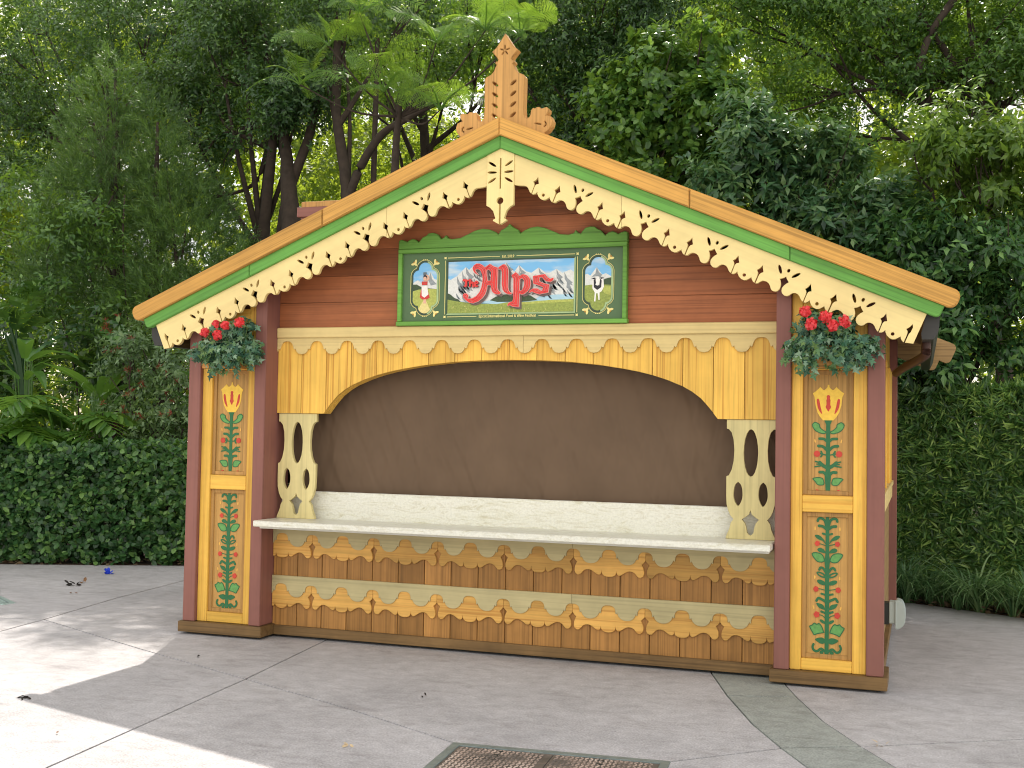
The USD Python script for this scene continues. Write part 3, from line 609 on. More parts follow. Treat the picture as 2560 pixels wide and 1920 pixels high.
# balusters
bo = [(1.649, 1.813), (1.6497, 1.7469), (1.6641, 1.7443), (1.6843, 1.7217), (1.6991, 1.6675), (1.7044, 1.5932), (1.7006, 1.5187), (1.687, 1.4554), (1.6675, 1.4148), (1.6487, 1.4057), (1.649, 1.2655), (1.6525, 1.2084), (1.6644, 1.1632), (1.6818, 1.1268), (1.7031, 1.1031), (1.6936, 1.0902), (1.6824, 1.0726), (1.6753, 1.0381), (1.6659, 1.0149), (1.6509, 0.98), (1.6476, 0.962)]
bc = 1.8222
bl = P([(x - bc, z_) for x, z_ in bo] + [(bc - x, z_) for x, z_ in bo[::-1]]).intersection(sbox(-1, 0.962, 1, 1.814))
bl = bl.difference(ell(0, 1.577, 0.0508, 0.169))
sm = P(bez([(1.7328, 1.3699), (1.7109, 1.3418), (1.7013, 1.2816), (1.7092, 1.2334), (1.7345, 1.1972), (1.7585, 1.2351), (1.7659, 1.2838), (1.7563, 1.3433), (1.7328, 1.3699)], 4)[:-1])
sm = affinity.translate(sm, -bc, 0); bl = bl.difference(sm).difference(mirror(sm))
dm = [(0.0, 1.1693), (-0.0094, 1.1405), (-0.0346, 1.1197), (-0.0605, 1.1027), (-0.0375, 1.077), (-0.0275, 1.0433), (-0.0225, 1.0095), (-0.006, 0.9916)]
bl = bl.difference(P(dm + [(-x, z_) for x, z_ in dm[::-1]]))
for side in (-1, 1):
    K.part('carved_baluster', ext(affinity.translate(bl, side * 1.8275, 0).intersection(sbox(-XI, 0, XI, 3)), 0.197, 0.03), B('baluster_cream'))
# counter, backsplash
K.part('counter_top', bx(-2.008, 2.008, -0.157, 0.30, 0.913, 0.9605, 0.006), B('marble'))
K.part('counter_bracket', bx(-1.99, 1.99, -0.08, 0.17, 0.895, 0.912), B('marble_white'))
K.part('backsplash', bx(-XI + 0.002, XI - 0.002, 0.30, 0.325, 0.9, 1.181, 0.004), B('marble'))
# skirt
for a, b in zip(xs[:-1], xs[1:]):
    K.part('skirt_plank', bx(a + 0.0025, b - 0.0025, 0.196, 0.221, 0.09, 0.912, 0.003), B('skirt_plank'))
K.part('skirt_backing', bx(-XI, XI, 0.222, 0.24, 0.05, 0.912), B('box_black'))
lo = [(0, 0.7725), (0.008, 0.760), (0.018, 0.750), (0.028, 0.7415), (0.020, 0.727), (0.013, 0.710), (0.0095, 0.690), (0.010, 0.672), (0.018, 0.655), (0.034, 0.645), (0.052, 0.6475), (0.066, 0.661), (0.080, 0.677), (0.098, 0.6865), (0.119, 0.6885), (0.140, 0.683), (0.160, 0.671), (0.177, 0.659), (0.190, 0.653), (0.201, 0.6525), (0.210, 0.658), (0.2155, 0.667), (0.2175, 0.679), (0.219, 0.667), (0.226, 0.655), (0.239, 0.646), (0.256, 0.6415), (0.2735, 0.640)]
up = [(0, 0.8355), (0.020, 0.8345), (0.034, 0.829), (0.045, 0.820), (0.0515, 0.808), (0.0545, 0.793), (0.0545, 0.779), (0.062, 0.776), (0.067, 0.787), (0.0695, 0.776), (0.078, 0.760), (0.093, 0.745), (0.113, 0.7365), (0.137, 0.7345), (0.160, 0.738), (0.180, 0.748), (0.195, 0.763), (0.2035, 0.779), (0.206, 0.790), (0.211, 0.779), (0.219, 0.782), (0.219, 0.797), (0.222, 0.812), (0.2285, 0.8245), (0.2395, 0.8335), (0.2535, 0.8385), (0.2735, 0.8395)]
lo_p = lo + [(0.547 - x, z_) for x, z_ in lo[::-1][1:]]; up_p = up + [(0.547 - x, z_) for x, z_ in up[::-1][1:]]
dia0 = -1.6585
for row, (dz, ztop, cm) in enumerate(((0.0, 0.911, 'cream_grey'), (-0.4065, 0.497, 'cream_grey'))):
    upl = []
    for k in range(-1, 8):
        c0 = dia0 + 0.547 * k
        piece = P([(c0 + x, z_ + dz) for x, z_ in lo_p] + [(c0 + x, z_ + dz + 0.004) for x, z_ in up_p[::-1]]).intersection(sbox(-XI + 0.003, 0, XI - 0.003, 2))
        if not piece.is_empty: K.part('scroll_trim', ext(piece, 0.181, 0.0145, 0.002), B('trim_yellow'))
        upl += [(c0 + x, z_ + dz) for x, z_ in up_p[:-1]]
    cr = P([(-3, ztop)] + upl + [(3, ztop)]).intersection(sbox(-XI + 0.003, 0, XI - 0.003, ztop))
    for a, b in ((-3, 0.52), (0.522, 3)): K.part('cream_band', ext(cr.intersection(sbox(a, 0, b, 2)), 0.1745, 0.0215), B(cm))
K.part('base_board', bx(-XI + 0.028, XI - 0.028, 0.168, 0.195, 0.020, 0.0965, 0.004), B('base_brown'))
K.part('skid', bx(-XI + 0.05, XI - 0.05, 0.24, 0.5, 0.0, 0.02), B('box_black'))
# side and rear walls, floor
for side in (-1, 1):
    a, b = sorted((side * 2.66, side * 2.70))
    K.part('side_wall', bx(a, b, 0.16, D - 0.12, 0.12, 1.15), B('side_board'))
    K.part('side_wall', bx(a, b, 0.16, D - 0.12, 2.30, 2.62), B('yellow_plank'))
    a2, b2 = sorted((side * 2.66, side * 2.722))
    for y0, y1 in ((0.161, 0.30), (1.32, 1.40), (2.30, D - 0.121)): K.part('side_mullion', bx(a2, b2, y0, y1, 1.15, 2.30, 0.004), B('yellow_stile'))
    a3, b3 = sorted((side * 2.65, side * 2.738))
    K.part('side_sill', bx(a3, b3, 0.17, D - 0.13, 1.27, 1.31, 0.004), B('cream_x'))
    K.part('side_apron', bx(*sorted((side * 2.70, side * 2.728)), 0.17, D - 0.13, 1.16, 1.265, 0.004), B('cream_x'))
    K.part('side_shutter', bx(*sorted((side * 2.66, side * 2.685)), 0.301, 2.299, 1.312, 2.30), B('panel_tan'))
    K.part('side_base', bx(*sorted((side * 2.64, side * 2.735)), 0.421, D, 0.02, 0.115, 0.005), B('base_brown'))
K.part('rear_wall', bx(-2.66, 2.66, D - 0.06, D - 0.02, 0.1, 2.62), B('red_board'))
rg = P([(-2.6, 2.62), (2.6, 2.62), (2.6, gz(2.6, 0.1) + 0.0), (0, gz(0, 0.1)), (-2.6, gz(2.6, 0.1))])
K.part('rear_gable', ext(rg, D - 0.06, 0.04), B('red_board'))
K.part('floor', bx(-2.62, 2.62, 0.26, D - 0.06, 0.06, 0.1), B('dark_soffit'))
# chimney-like roof box and thin mast behind the left slope
cb = K.part('roof_box', bx(-2.50, -1.70, 1.35, 2.1, 2.9, 3.72, 0.006), B('red_post_x'))
K.part('fascia', bx(-2.53, -1.68, 1.33, 2.12, 3.655, 3.745, 0.004), B('red_post_x'), parent=cb)
K.part('cap', bx(-2.495, -1.66, 1.35, 2.10, 3.746, 3.80, 0.004), B('finial_wood'), parent=cb)
K.part('mast', tube([(-1.304, 1.5, 3.3), (-1.304, 1.5, 3.725)], 0.008, 8), B('box_grey'), smooth=40)

# ------------------------------------------------------------------ curtain
nx, nz = 330, 110
gx, gz_ = np.meshgrid(np.linspace(-1.99, 1.99, nx), np.linspace(1.0, 2.36, nz), indexing='ij')
pts = np.stack([gx * 2.2 + gz_ * 0.9, gz_ * 0.7 - gx * 0.5, gx * 0], -1)
w = 0.05 * (meshkit.fbm(pts * 1.6, 4, 5) - 0.5) + 0.018 * np.abs(meshkit.fbm(np.stack([gx * 5 + gz_ * 1.6, gz_ * 1.2, gx * 0], -1), 3, 9) - 0.5)
q1 = meshkit.fbm(np.stack([gx * 7 + gz_ * 2.6, gz_ * 1.1 - gx * 0.3, gx * 0], -1), 3, 21); q2 = meshkit.fbm(np.stack([gx * 16 - gz_ * 3.0, gz_ * 1.6, gx * 0 + 3], -1), 2, 22)
w += 0.022 * (1 - np.abs(q1 - 0.5) * 7).clip(0, 1) + 0.007 * (1 - np.abs(q2 - 0.5) * 6).clip(0, 1)
w += 0.02 * np.sin(gx * 9 + 2.5 * np.sin(gz_ * 2)) * np.clip((2.2 - gz_) / 1.2, 0.1, 1)
cv = np.stack([gx, 0.40 + w * 0.5, gz_], -1).reshape(-1, 3)
ii, jj = np.meshgrid(np.arange(nx - 1), np.arange(nz - 1), indexing='ij'); a = (ii * nz + jj).ravel()
cf = np.vstack([np.c_[a, a + nz, a + nz + 1], np.c_[a, a + nz + 1, a + 1]])
single('curtain', (cv, cf), B('curtain_brown'), 'plain brown cloth curtain closing the serving opening above the counter', 'curtain', smooth=True)

# ------------------------------------------------------------------ sign
SX = -0.0095
S = Thing('shop_sign', 'green framed sign with red blackletter words over painted snowy mountains', 'sign', (SX, 0.14, 2.514))
half = [(-0.9277, 3.1759), (-0.926, 3.1896), (-0.9061, 3.1981), (-0.881, 3.1908), (-0.8557, 3.1779), (-0.8361, 3.191), (-0.8114, 3.2011), (-0.7814, 3.1936), (-0.7561, 3.1716), (-0.7224, 3.2097), (-0.693, 3.2223), (-0.6737, 3.2399), (-0.6393, 3.2431), (-0.5998, 3.2325), (-0.5747, 3.2042), (-0.5666, 3.1903), (-0.5405, 3.203), (-0.5263, 3.2206), (-0.5112, 3.1974), (-0.472, 3.1868), (-0.4044, 3.1934), (-0.347, 3.2184), (-0.2804, 3.2474), (-0.2233, 3.2586), (-0.166, 3.2519), (-0.1182, 3.2321), (-0.0894, 3.2104), (-0.0711, 3.2392), (-0.0245, 3.2641), (0.0, 3.2873)]
cre = P(half + [(-x, z_) for x, z_ in half[::-1][1:]] + [(0.9277, 3.1205), (-0.9277, 3.1205)])
cre = affinity.translate(cre, SX, 0)
S.part('carved_crest', ext(cre, 0.148, 0.045, 0.004), B('sign_green'))
fo = sbox(SX - 0.9265, 2.5145, SX + 0.9265, 3.12); fi = sbox(SX - 0.892, 2.5475, SX + 0.892, 3.086)
S.part('frame_rail', bx(SX - 0.9265, SX + 0.9265, 0.140, 0.195, 3.0862, 3.1195, 0.004), B('sign_green'))
S.part('frame_rail', bx(SX - 0.934, SX + 0.934, 0.136, 0.195, 2.5145, 2.5475, 0.004), B('sign_green'))
for s in (-1, 1):
    a, b = sorted((SX + s * 0.9265, SX + s * 0.893)); S.part('frame_stile', bx(a, b, 0.141, 0.195, 2.5480, 3.0858, 0.004), B('sign_green'))
S.part('sign_panel', bx(SX - 0.8925, SX + 0.8925, 0.168, 0.194, 2.548, 3.0855), B('panel_green'))
YP = 0.168                          # front of the panel; print and relief lie in front of it
pc = SX + 0.0045


def pz(pts):                        # picture units -> metres
    out = []
    for px, py in pts:
        u = (px - 120) / 1945.0; t = 215 - 75 * u; b = 1005 - 40 * u
        out.append((pc - 0.51 + u * 1.02, 2.609 + (b - py) / (b - t) * 0.402))
    return out


picbox = sbox(pc - 0.51, 2.609, pc + 0.51, 3.011)
bev = picbox.buffer(0.012, join_style=2)
picp = S.part('picture', ext(picbox, YP - 0.0015, 0.0015), B('pic_sky'))
L_ = bev.difference(picbox)
for q, m in ((L_.intersection(P([(pc - 0.53, 2.59), (pc - 0.53, 3.03), (pc + 0.53, 3.03), (pc + 0.49, 2.99), (pc - 0.49, 2.99), (pc - 0.49, 2.63)])), 'bevel_dark'), (L_.intersection(P([(pc + 0.53, 3.03), (pc + 0.53, 2.59), (pc - 0.53, 2.59), (pc - 0.49, 2.63), (pc + 0.49, 2.63), (pc + 0.49, 2.99)])), 'bevel_light')):
    S.part('picture_bevel', ext(q, YP - 0.004, 0.004), B(m))


def pic(name, pts, mat, lev, clip=picbox, parent=None):
    g = P(pts).intersection(clip)
    if not g.is_empty: S.part(name, ext(g, YP - 0.0015 - 0.0012 * lev, 0.0012 * lev), B(mat), parent=parent or picp)


ridge = [(100, 470), (160, 490), (260, 430), (340, 350), (400, 290), (450, 335), (570, 222), (680, 295), (790, 230), (900, 335), (1030, 212), (1130, 330), (1155, 360), (1230, 255), (1340, 350), (1420, 372), (1530, 290), (1640, 372), (1700, 370), (1800, 308), (1890, 372), (1920, 358), (2010, 318), (2080, 365)]
pic('painted_mountain', pz(ridge + [(2080, 820), (100, 820)]), 'pic_snow', 1)
rg_ = np.random.default_rng(4)
for px, py, w, h in ((260, 430, 130, 330), (400, 290, 150, 300), (570, 222, 130, 260), (790, 230, 120, 240), (1030, 212, 130, 220), (1230, 255, 120, 230), (1530, 290, 120, 220), (1800, 308, 110, 260), (1920, 358, 140, 320), (340, 350, 100, 330), (1650, 420, 150, 300)):
    pic('painted_rock_face', pz([(px, py), (px + w * 0.35, py + h * 0.3), (px + w * 0.9, py + h * 0.5), (px + w * 0.6, py + h * 0.62), (px + w, py + h), (px + w * 0.25, py + h * 0.75), (px + w * 0.3, py + h * 0.5), (px + 8, py + h * 0.35)]), 'pic_rock', 2)
    for q in range(9):
        x, y = px + w * (0.2 + 1.3 * rg_.random() - 0.8), py + h * (0.30 + 0.65 * rg_.random())
        pic('painted_rock_face', pz([(x, y), (x + 26, y + 40), (x + 70, y + 95), (x + 34, y + 84), (x + 6, y + 46)]), 'pic_rock_dark' if q % 3 == 0 else 'pic_rock', 3)
pic('painted_lake', pz([(600, 830), (800, 800), (1000, 780), (1500, 770), (1560, 728), (1800, 708), (2080, 700), (2080, 800), (1500, 850), (900, 870)]), 'pic_lake', 3)
pic('painted_forest', pz([(790, 800), (880, 745), (1000, 712), (1100, 705), (1280, 715), (1410, 722), (1525, 795), (1300, 820), (900, 826)]), 'pic_forest', 4)
pic('painted_forest', pz([(100, 690), (160, 715), (230, 770), (290, 790), (330, 832), (100, 820)]), 'pic_forest', 4)
pic('painted_meadow', pz([(100, 792), (300, 826), (600, 852), (900, 860), (1060, 830), (1400, 824), (1700, 792), (2080, 775), (2080, 1020), (100, 1020)]), 'pic_meadow', 5)
pic('painted_meadow_edge', pz([(900, 862), (1300, 826), (1700, 794), (2080, 777), (2080, 815), (1700, 835), (1300, 865)]), 'pic_meadow_light', 6)
for q in range(70):
    x, y = rg_.uniform(140, 2040), rg_.uniform(895, 970)
    w = rg_.uniform(4, 20); pic('painted_grass_stroke', pz([(x, y), (x + w, y - 5), (x + w, y + 3), (x, y + 6)]) if q % 2 else pz([(x, y), (x + 4, y), (x + 5, y + 34), (x + 1, y + 34)]), 'pic_meadow_light' if q % 3 else 'pic_path', 6)

LET = {
    'letter_a': ([(640, 432), (600, 408), (560, 388), (535, 352), (525, 312), (540, 272), (580, 245), (630, 243), (680, 268), (715, 305), (740, 285), (790, 247), (830, 270), (870, 290), (910, 300), (915, 330), (910, 600), (922, 650), (972, 690), (940, 712), (880, 705), (845, 680), (825, 640), (815, 568), (755, 570), (745, 640), (722, 712), (680, 770), (620, 820), (540, 850), (480, 842), (430, 808), (390, 772), (377, 732), (395, 704), (430, 703), (456, 725), (460, 752), (446, 775), (480, 787), (530, 775), (590, 740), (638, 682), (665, 612), (682, 530), (686, 460), (676, 400), (650, 348), (610, 322), (575, 325), (563, 350), (580, 382)], [[(740, 345), (775, 325), (815, 370), (812, 502), (760, 512), (745, 420)]]),
    'letter_l': ([(925, 300), (1000, 250), (1026, 253), (1062, 290), (1077, 330), (1076, 600), (1086, 650), (1110, 680), (1147, 690), (1125, 710), (1070, 706), (1025, 676), (1000, 640), (985, 560), (985, 380), (975, 332), (955, 320), (935, 326)], []),
    'letter_p': ([(1132, 420), (1195, 372), (1217, 390), (1250, 430), (1310, 399), (1372, 420), (1412, 470), (1422, 540), (1412, 610), (1380, 662), (1330, 702), (1285, 713), (1252, 692), (1252, 906), (1180, 902), (1140, 892), (1110, 872), (1085, 892), (1074, 880), (1100, 838), (1150, 825), (1165, 790), (1165, 470), (1145, 450)], [[(1255, 480), (1295, 455), (1330, 500), (1330, 570), (1310, 630), (1275, 665), (1252, 642)]]),
    'letter_s': ([(1463, 430), (1642, 398), (1682, 450), (1722, 470), (1772, 452), (1762, 492), (1722, 517), (1660, 506), (1620, 470), (1600, 442), (1560, 446), (1550, 510), (1640, 545), (1707, 560), (1692, 680), (1560, 707), (1500, 690), (1450, 666), (1398, 687), (1420, 650), (1470, 620), (1530, 620), (1570, 646), (1602, 660), (1622, 600), (1550, 570), (1468, 545)], []),
    'small_letter_t': ([(362, 498), (380, 478), (462, 490), (468, 512), (436, 510), (430, 582), (412, 602), (384, 602), (400, 572), (404, 514), (370, 516)], []),
    'small_letter_h': ([(468, 478), (497, 480), (494, 530), (515, 512), (538, 522), (543, 600), (520, 612), (518, 548), (494, 556), (492, 592), (468, 602)], []),
    'small_letter_e': ([(548, 530), (580, 498), (612, 520), (606, 548), (572, 562), (574, 582), (612, 572), (598, 596), (560, 600), (546, 574)], [[(570, 535), (588, 522), (592, 534), (572, 546)]])}
for nm, (o, hs) in LET.items():
    big = not nm.startswith('small')
    rnd = 0.0015 if big else 0.0006
    g = P(pz(o))
    for h in hs: g = g.difference(P(pz(h)))
    g = g.buffer(-rnd).buffer(2 * rnd).buffer(-rnd)
    # painted drop shadow lies flat on the picture
    sh = affinity.translate(g, 0.017 if big else 0.006, -0.017 if big else -0.005)
    S.part('painted_shadow', ext(sh, YP - 0.0115, 0.0012), B('letter_shadow'))
    if big:
        lp = S.part(nm, ext(g.buffer(0.0022), YP - 0.024, 0.013), B('letter_edge'))
        S.part('face', ext(g.buffer(-0.0004), YP - 0.029, 0.005), B('letter_red'), parent=lp)
        inner = g.buffer(-0.0125)
        if not inner.is_empty:
            for cq in polys(inner.boundary.buffer(0.0010).intersection(g.buffer(-0.006))): S.part('groove', ext(cq, YP - 0.0302, 0.0012), B('letter_dark'), parent=lp)
            for cq in polys(affinity.translate(inner, 0.0025, 0.001).boundary.buffer(0.0005).difference(inner.boundary.buffer(0.0011)).intersection(g.buffer(-0.006))): S.part('pinstripe', ext(cq, YP - 0.0300, 0.001), B('letter_edge'), parent=lp)
    else:
        S.part(nm, ext(g, YP - 0.022, 0.011), B('letter_red'))


def text(s, h, cx, z0, name, wid):
    m = meshkit.text_mesh(s, h, 0.002, bold=True); v = np.array(m.vertices); w0 = v[:, 0].max() - v[:, 0].min()
    v[:, 0] = (v[:, 0] - v[:, 0].min()) * wid / w0 - wid / 2
    S.part(name, (np.c_[v[:, 0] + cx, YP - v[:, 2], v[:, 1] + z0], m.faces), B('gold_line'))


text('Est. 2019', 0.019, pc - 0.018, 3.0325, 'lettering', 0.098)
text('Epcot International Food & Wine Festival', 0.019, pc - 0.018, 2.574, 'lettering', 0.462)
ln = 0.0022
for z_, x_in in ((3.0425, 0.068), (2.5815, 0.252)):
    for s in (-1, 1):
        a, b = sorted((pc - 0.018 * (s > -2) + s * x_in, pc + s * 0.515))
        S.part('gold_rule', bx(a, b, YP - 0.002, YP, z_ - ln, z_ + ln), B('gold_line'))
for s in (-1, 1):
    S.part('gold_rule', bx(pc + s * 0.5355 - ln, pc + s * 0.5355 + ln, YP - 0.002, YP, 2.602, 3.022), B('gold_line'))
    for z_ in (3.0425, 2.5815):
        S.part('corner_flourish', ext(unary_union([ell(pc + s * 0.5355, z_, 0.012, 0.005, a) for a in (45, 135)] + [Point(pc + s * 0.5355, z_).buffer(0.005)]), YP - 0.003, 0.003), B('gold_line'))
# two medallions
for s in (-1, 1):
    mc = SX + s * 0.7015
    shape = unary_union([sbox(mc - 0.101, 2.672, mc + 0.101, 2.952).buffer(-0.045).buffer(0.045), Point(mc, 2.958).buffer(0.055, quad_segs=10), Point(mc, 2.667).buffer(0.055, quad_segs=10)]).buffer(0.004).buffer(-0.004)
    ring = shape.buffer(0.022)
    S.part('medallion_outline', ext(ring.difference(shape.buffer(0.0185)), YP - 0.002, 0.002), B('gold_line'))
    rb = shape.buffer(0.0135).difference(shape)
    S.part('medallion_bevel', ext(rb.intersection(sbox(mc - 1, 0, mc + 0.02, 9)), YP - 0.004, 0.004), B('bevel_dark'))
    S.part('medallion_bevel', ext(rb.intersection(sbox(mc + 0.0205, 0, mc + 1, 9)), YP - 0.004, 0.004), B('bevel_light'))
    mp = S.part('medallion', ext(shape, YP - 0.0015, 0.0015), B('pic_sky'))
    c = lambda pts: [(mc + x, z_) for x, z_ in pts]
    M_ = lambda nm, pts, mat, lev: pic(nm, c(pts), mat, lev, shape, mp)
    if s < 0:
        M_('painted_mountain', [(-0.11, 2.85), (-0.06, 2.875), (-0.03, 2.85), (0.01, 2.89), (0.045, 2.935), (0.08, 2.88), (0.11, 2.87), (0.11, 2.7), (-0.11, 2.7)], 'pic_snow', 1)
        M_('painted_rock_face', [(0.045, 2.935), (0.06, 2.88), (0.10, 2.84), (0.05, 2.83), (0.03, 2.87)], 'pic_rock', 2)
        M_('painted_forest', [(-0.11, 2.84), (-0.07, 2.84), (-0.02, 2.815), (0.11, 2.80), (0.11, 2.75), (-0.11, 2.75)], 'pic_forest', 3)
        M_('painted_meadow', [(-0.11, 2.785), (-0.05, 2.80), (0.03, 2.805), (0.11, 2.80), (0.11, 2.55), (-0.11, 2.55)], 'pic_meadow_light', 4)
        M_('painted_path', [(-0.01, 2.71), (0.015, 2.71), (0.035, 2.67), (0.06, 2.62), (-0.06, 2.60), (-0.05, 2.65)], 'pic_path', 5)
        M_('painted_skirt', [(-0.03, 2.80), (0.025, 2.80), (0.045, 2.735), (0.02, 2.722), (-0.02, 2.722), (-0.04, 2.74)], 'pic_dress', 6)
        M_('painted_apron', [(-0.026, 2.835), (0.02, 2.835), (0.034, 2.76), (0.0, 2.735), (-0.022, 2.75)], 'pic_white', 7)
        M_('painted_legs', [(-0.008, 2.722), (0.014, 2.722), (0.014, 2.69), (-0.008, 2.69)], 'pic_skin', 6)
        M_('painted_bodice', [(-0.024, 2.862), (0.022, 2.862), (0.02, 2.832), (-0.022, 2.832)], 'pic_dress', 7)
        M_('painted_arm', [(0.018, 2.866), (0.04, 2.88), (0.036, 2.90), (0.016, 2.918), (0.01, 2.912), (0.026, 2.896), (0.012, 2.872)], 'pic_skin', 7)
        M_('painted_head', [(-0.01, 2.868), (0.012, 2.868), (0.014, 2.895), (0.002, 2.902), (-0.012, 2.895)], 'pic_skin', 7)
        M_('painted_hair', [(-0.014, 2.892), (-0.008, 2.91), (0.012, 2.91), (0.018, 2.888), (0.01, 2.899), (-0.006, 2.90)], 'pic_black', 8)
        M_('painted_jug', [(-0.012, 2.912), (0.012, 2.912), (0.012, 2.935), (-0.012, 2.935)], 'pic_rock_dark', 8)
    else:
        M_('painted_mountain', [(-0.11, 2.88), (-0.085, 2.89), (-0.06, 2.875), (-0.012, 2.938), (0.03, 2.88), (0.06, 2.89), (0.11, 2.86), (0.11, 2.7), (-0.11, 2.7)], 'pic_snow', 1)
        M_('painted_rock_face', [(-0.012, 2.938), (0.005, 2.90), (0.03, 2.88), (0.02, 2.86), (-0.005, 2.87), (-0.05, 2.865), (-0.02, 2.89)], 'pic_rock', 2)
        M_('painted_forest', [(0.02, 2.83), (0.06, 2.85), (0.11, 2.86), (0.11, 2.76), (0.02, 2.78)], 'pic_forest', 3)
        M_('painted_meadow', [(-0.11, 2.80), (0.0, 2.81), (0.05, 2.805), (0.11, 2.80), (0.11, 2.55), (-0.11, 2.55)], 'pic_meadow', 4)
        M_('painted_meadow_edge', [(0.02, 2.80), (0.11, 2.79), (0.11, 2.72), (0.05, 2.74)], 'pic_meadow_light', 5)
        M_('painted_body', [(-0.042, 2.845), (0.042, 2.85), (0.048, 2.79), (0.03, 2.755), (0.014, 2.745), (0.016, 2.69), (0.006, 2.69), (0.0, 2.74), (-0.012, 2.74), (-0.016, 2.68), (-0.028, 2.68), (-0.022, 2.745), (-0.042, 2.78)], 'pic_white', 6)
        M_('painted_patch', [(-0.032, 2.84), (-0.018, 2.85), (-0.012, 2.80), (0.012, 2.80), (0.018, 2.85), (0.03, 2.835), (0.026, 2.785), (-0.004, 2.765), (-0.03, 2.785)], 'pic_black', 7)
        M_('painted_face', [(-0.014, 2.865), (0.01, 2.865), (0.006, 2.83), (0.012, 2.805), (-0.002, 2.797), (-0.018, 2.805), (-0.008, 2.83)], 'pic_white', 8)
        M_('painted_ear', [(-0.05, 2.852), (-0.022, 2.858), (-0.026, 2.845)], 'pic_black', 8)
        M_('painted_ear', [(0.046, 2.856), (0.02, 2.86), (0.024, 2.846)], 'pic_black', 8)
    for a in (-1, 1):
        for b, zc in ((1, 3.000), (-1, 2.622)):
            q = unary_union([ell(mc + a * 0.084, zc + b * 0.002, 0.017, 0.009, 45 * a * b), ell(mc + a * 0.104, zc + b * 0.002, 0.017, 0.009, 10), ell(mc + a * 0.082, zc + b * 0.022, 0.017, 0.009, 80)])
            S.part('oak_leaf_flourish', ext(q, YP - 0.003, 0.003), B('gold_line'))
            S.part('oak_leaf_flourish', ext(ell(mc + a * 0.097, zc + b * 0.016, 0.007, 0.005, 45), YP - 0.004, 0.004), B('gold_dark'))
    for b, zc in ((1, 3.034), (-1, 2.590)):
        S.part('oak_leaf_flourish', ext(unary_union([ell(mc, zc, 0.006, 0.004), ell(mc - 0.016, zc, 0.005, 0.004), ell(mc + 0.016, zc, 0.005, 0.004)]), YP - 0.003, 0.003), B('gold_line'))

# ------------------------------------------------------------------ outlet box
O = Thing('outlet_box', 'grey weatherproof electrical outlet box on the kiosk side wall', 'outlet box', (2.70, 1.0, 0.32))
oy = 1.0
O.part('mount', bx(2.701, 2.752, oy, oy + 0.12, 0.305, 0.465, 0.003), B('box_black'))
O.part('housing', bx(2.752, 2.80, oy - 0.005, oy + 0.125, 0.315, 0.475, 0.006), B('box_grey'))
cvp = P(bez([(2.802, 0.485), (2.815, 0.492), (2.85, 0.475), (2.868, 0.42), (2.868, 0.34), (2.85, 0.30), (2.81, 0.272), (2.802, 0.285)], 4))
O.part('cover', ext(cvp, oy - 0.012, 0.145, 0.006), B('box_grey'))
O.part('hinge', bx(2.796, 2.808, oy - 0.016, oy - 0.002, 0.28, 0.49, 0.002), B('box_grey'))

# ------------------------------------------------------------------ metal hatch in the pavement
H = Thing('access_hatch', 'rusty diamond plate hatch with two lids in a steel frame, set in the pavement', 'hatch', (1.19, -2.67, 0))
hx = np.array([1.745 - 0.560, -2.155 + 2.250]); hl = np.linalg.norm(hx); ux = hx / hl; uy = np.array([ux[1], -ux[0]])
o_ = np.array([0.560, -2.250]); hw = 0.93


def hp_(a, b): return tuple(o_ + ux * a + uy * b)


def rect(a0, a1, b0, b1): return P([hp_(a0, b0), hp_(a1, b0), hp_(a1, b1), hp_(a0, b1)])


H.part('frame', flat(rect(0.002, hl - 0.002, 0.002, hw).difference(rect(0.048, hl - 0.048, 0.048, hw - 0.048)), -0.03, 0.003), B('steel_frame'))
H.part('pit', flat(rect(0.05, hl - 0.05, 0.05, hw - 0.05), -0.035, -0.02), B('box_black'))
mid = 0.575
for a0, a1 in ((0.051, mid - 0.003), (mid + 0.003, hl - 0.051)):
    lid = H.part('lid', flat(rect(a0, a1, 0.051, hw - 0.051), -0.018, -0.002), B('tread_steel'))
    bars = []
    na, nb = int((a1 - a0 - 0.03) / 0.026), int((hw - 0.13) / 0.026)
    for i in range(na):
        for j in range(nb):
            ca, cb_ = a0 + 0.025 + i * 0.026, 0.075 + j * 0.026
            q = ell(0, 0, 0.0125, 0.0040, 45 if (i + j) % 2 else -45, 8)
            q = P([hp_(ca + x, cb_ + y) for x, y in q.exterior.coords]); bars.append(flat(q, -0.002, 0.0005))
    H.part('tread', cat_mesh(bars), B('tread_bar'), parent=lid, kind='stuff')
    for ca, cb_ in (((a0 + a1) / 2 - 0.02, 0.09), ((a0 + a1) / 2 - 0.02, 0.16)):
        H.part('lift_hole', flat(P([hp_(ca + x, cb_ + y) for x, y in ell(0, 0, 0.017, 0.009).exterior.coords]), -0.0015, 0.0012), B('box_black'), parent=lid)
T = Thing('utility_cover', 'pale metal utility cover at the left edge of the pavement', 'utility cover', (-5.6, 0.9, 0))
for q in ([(-5.08, 0.565), (-5.06, 0.70), (-5.57, 1.03), (-6.2, 1.03), (-6.4, 0.60)], [(-5.60, 1.08), (-5.82, 1.33), (-6.6, 1.36), (-6.5, 1.09)]):
    g = P(q); pth = T.part('plate', flat(g, 0.0, 0.006), B('pale_plate')); T.part('rib', flat(g.buffer(-0.05).difference(g.buffer(-0.062)), 0.006, 0.009), B('steel_frame'), parent=pth)

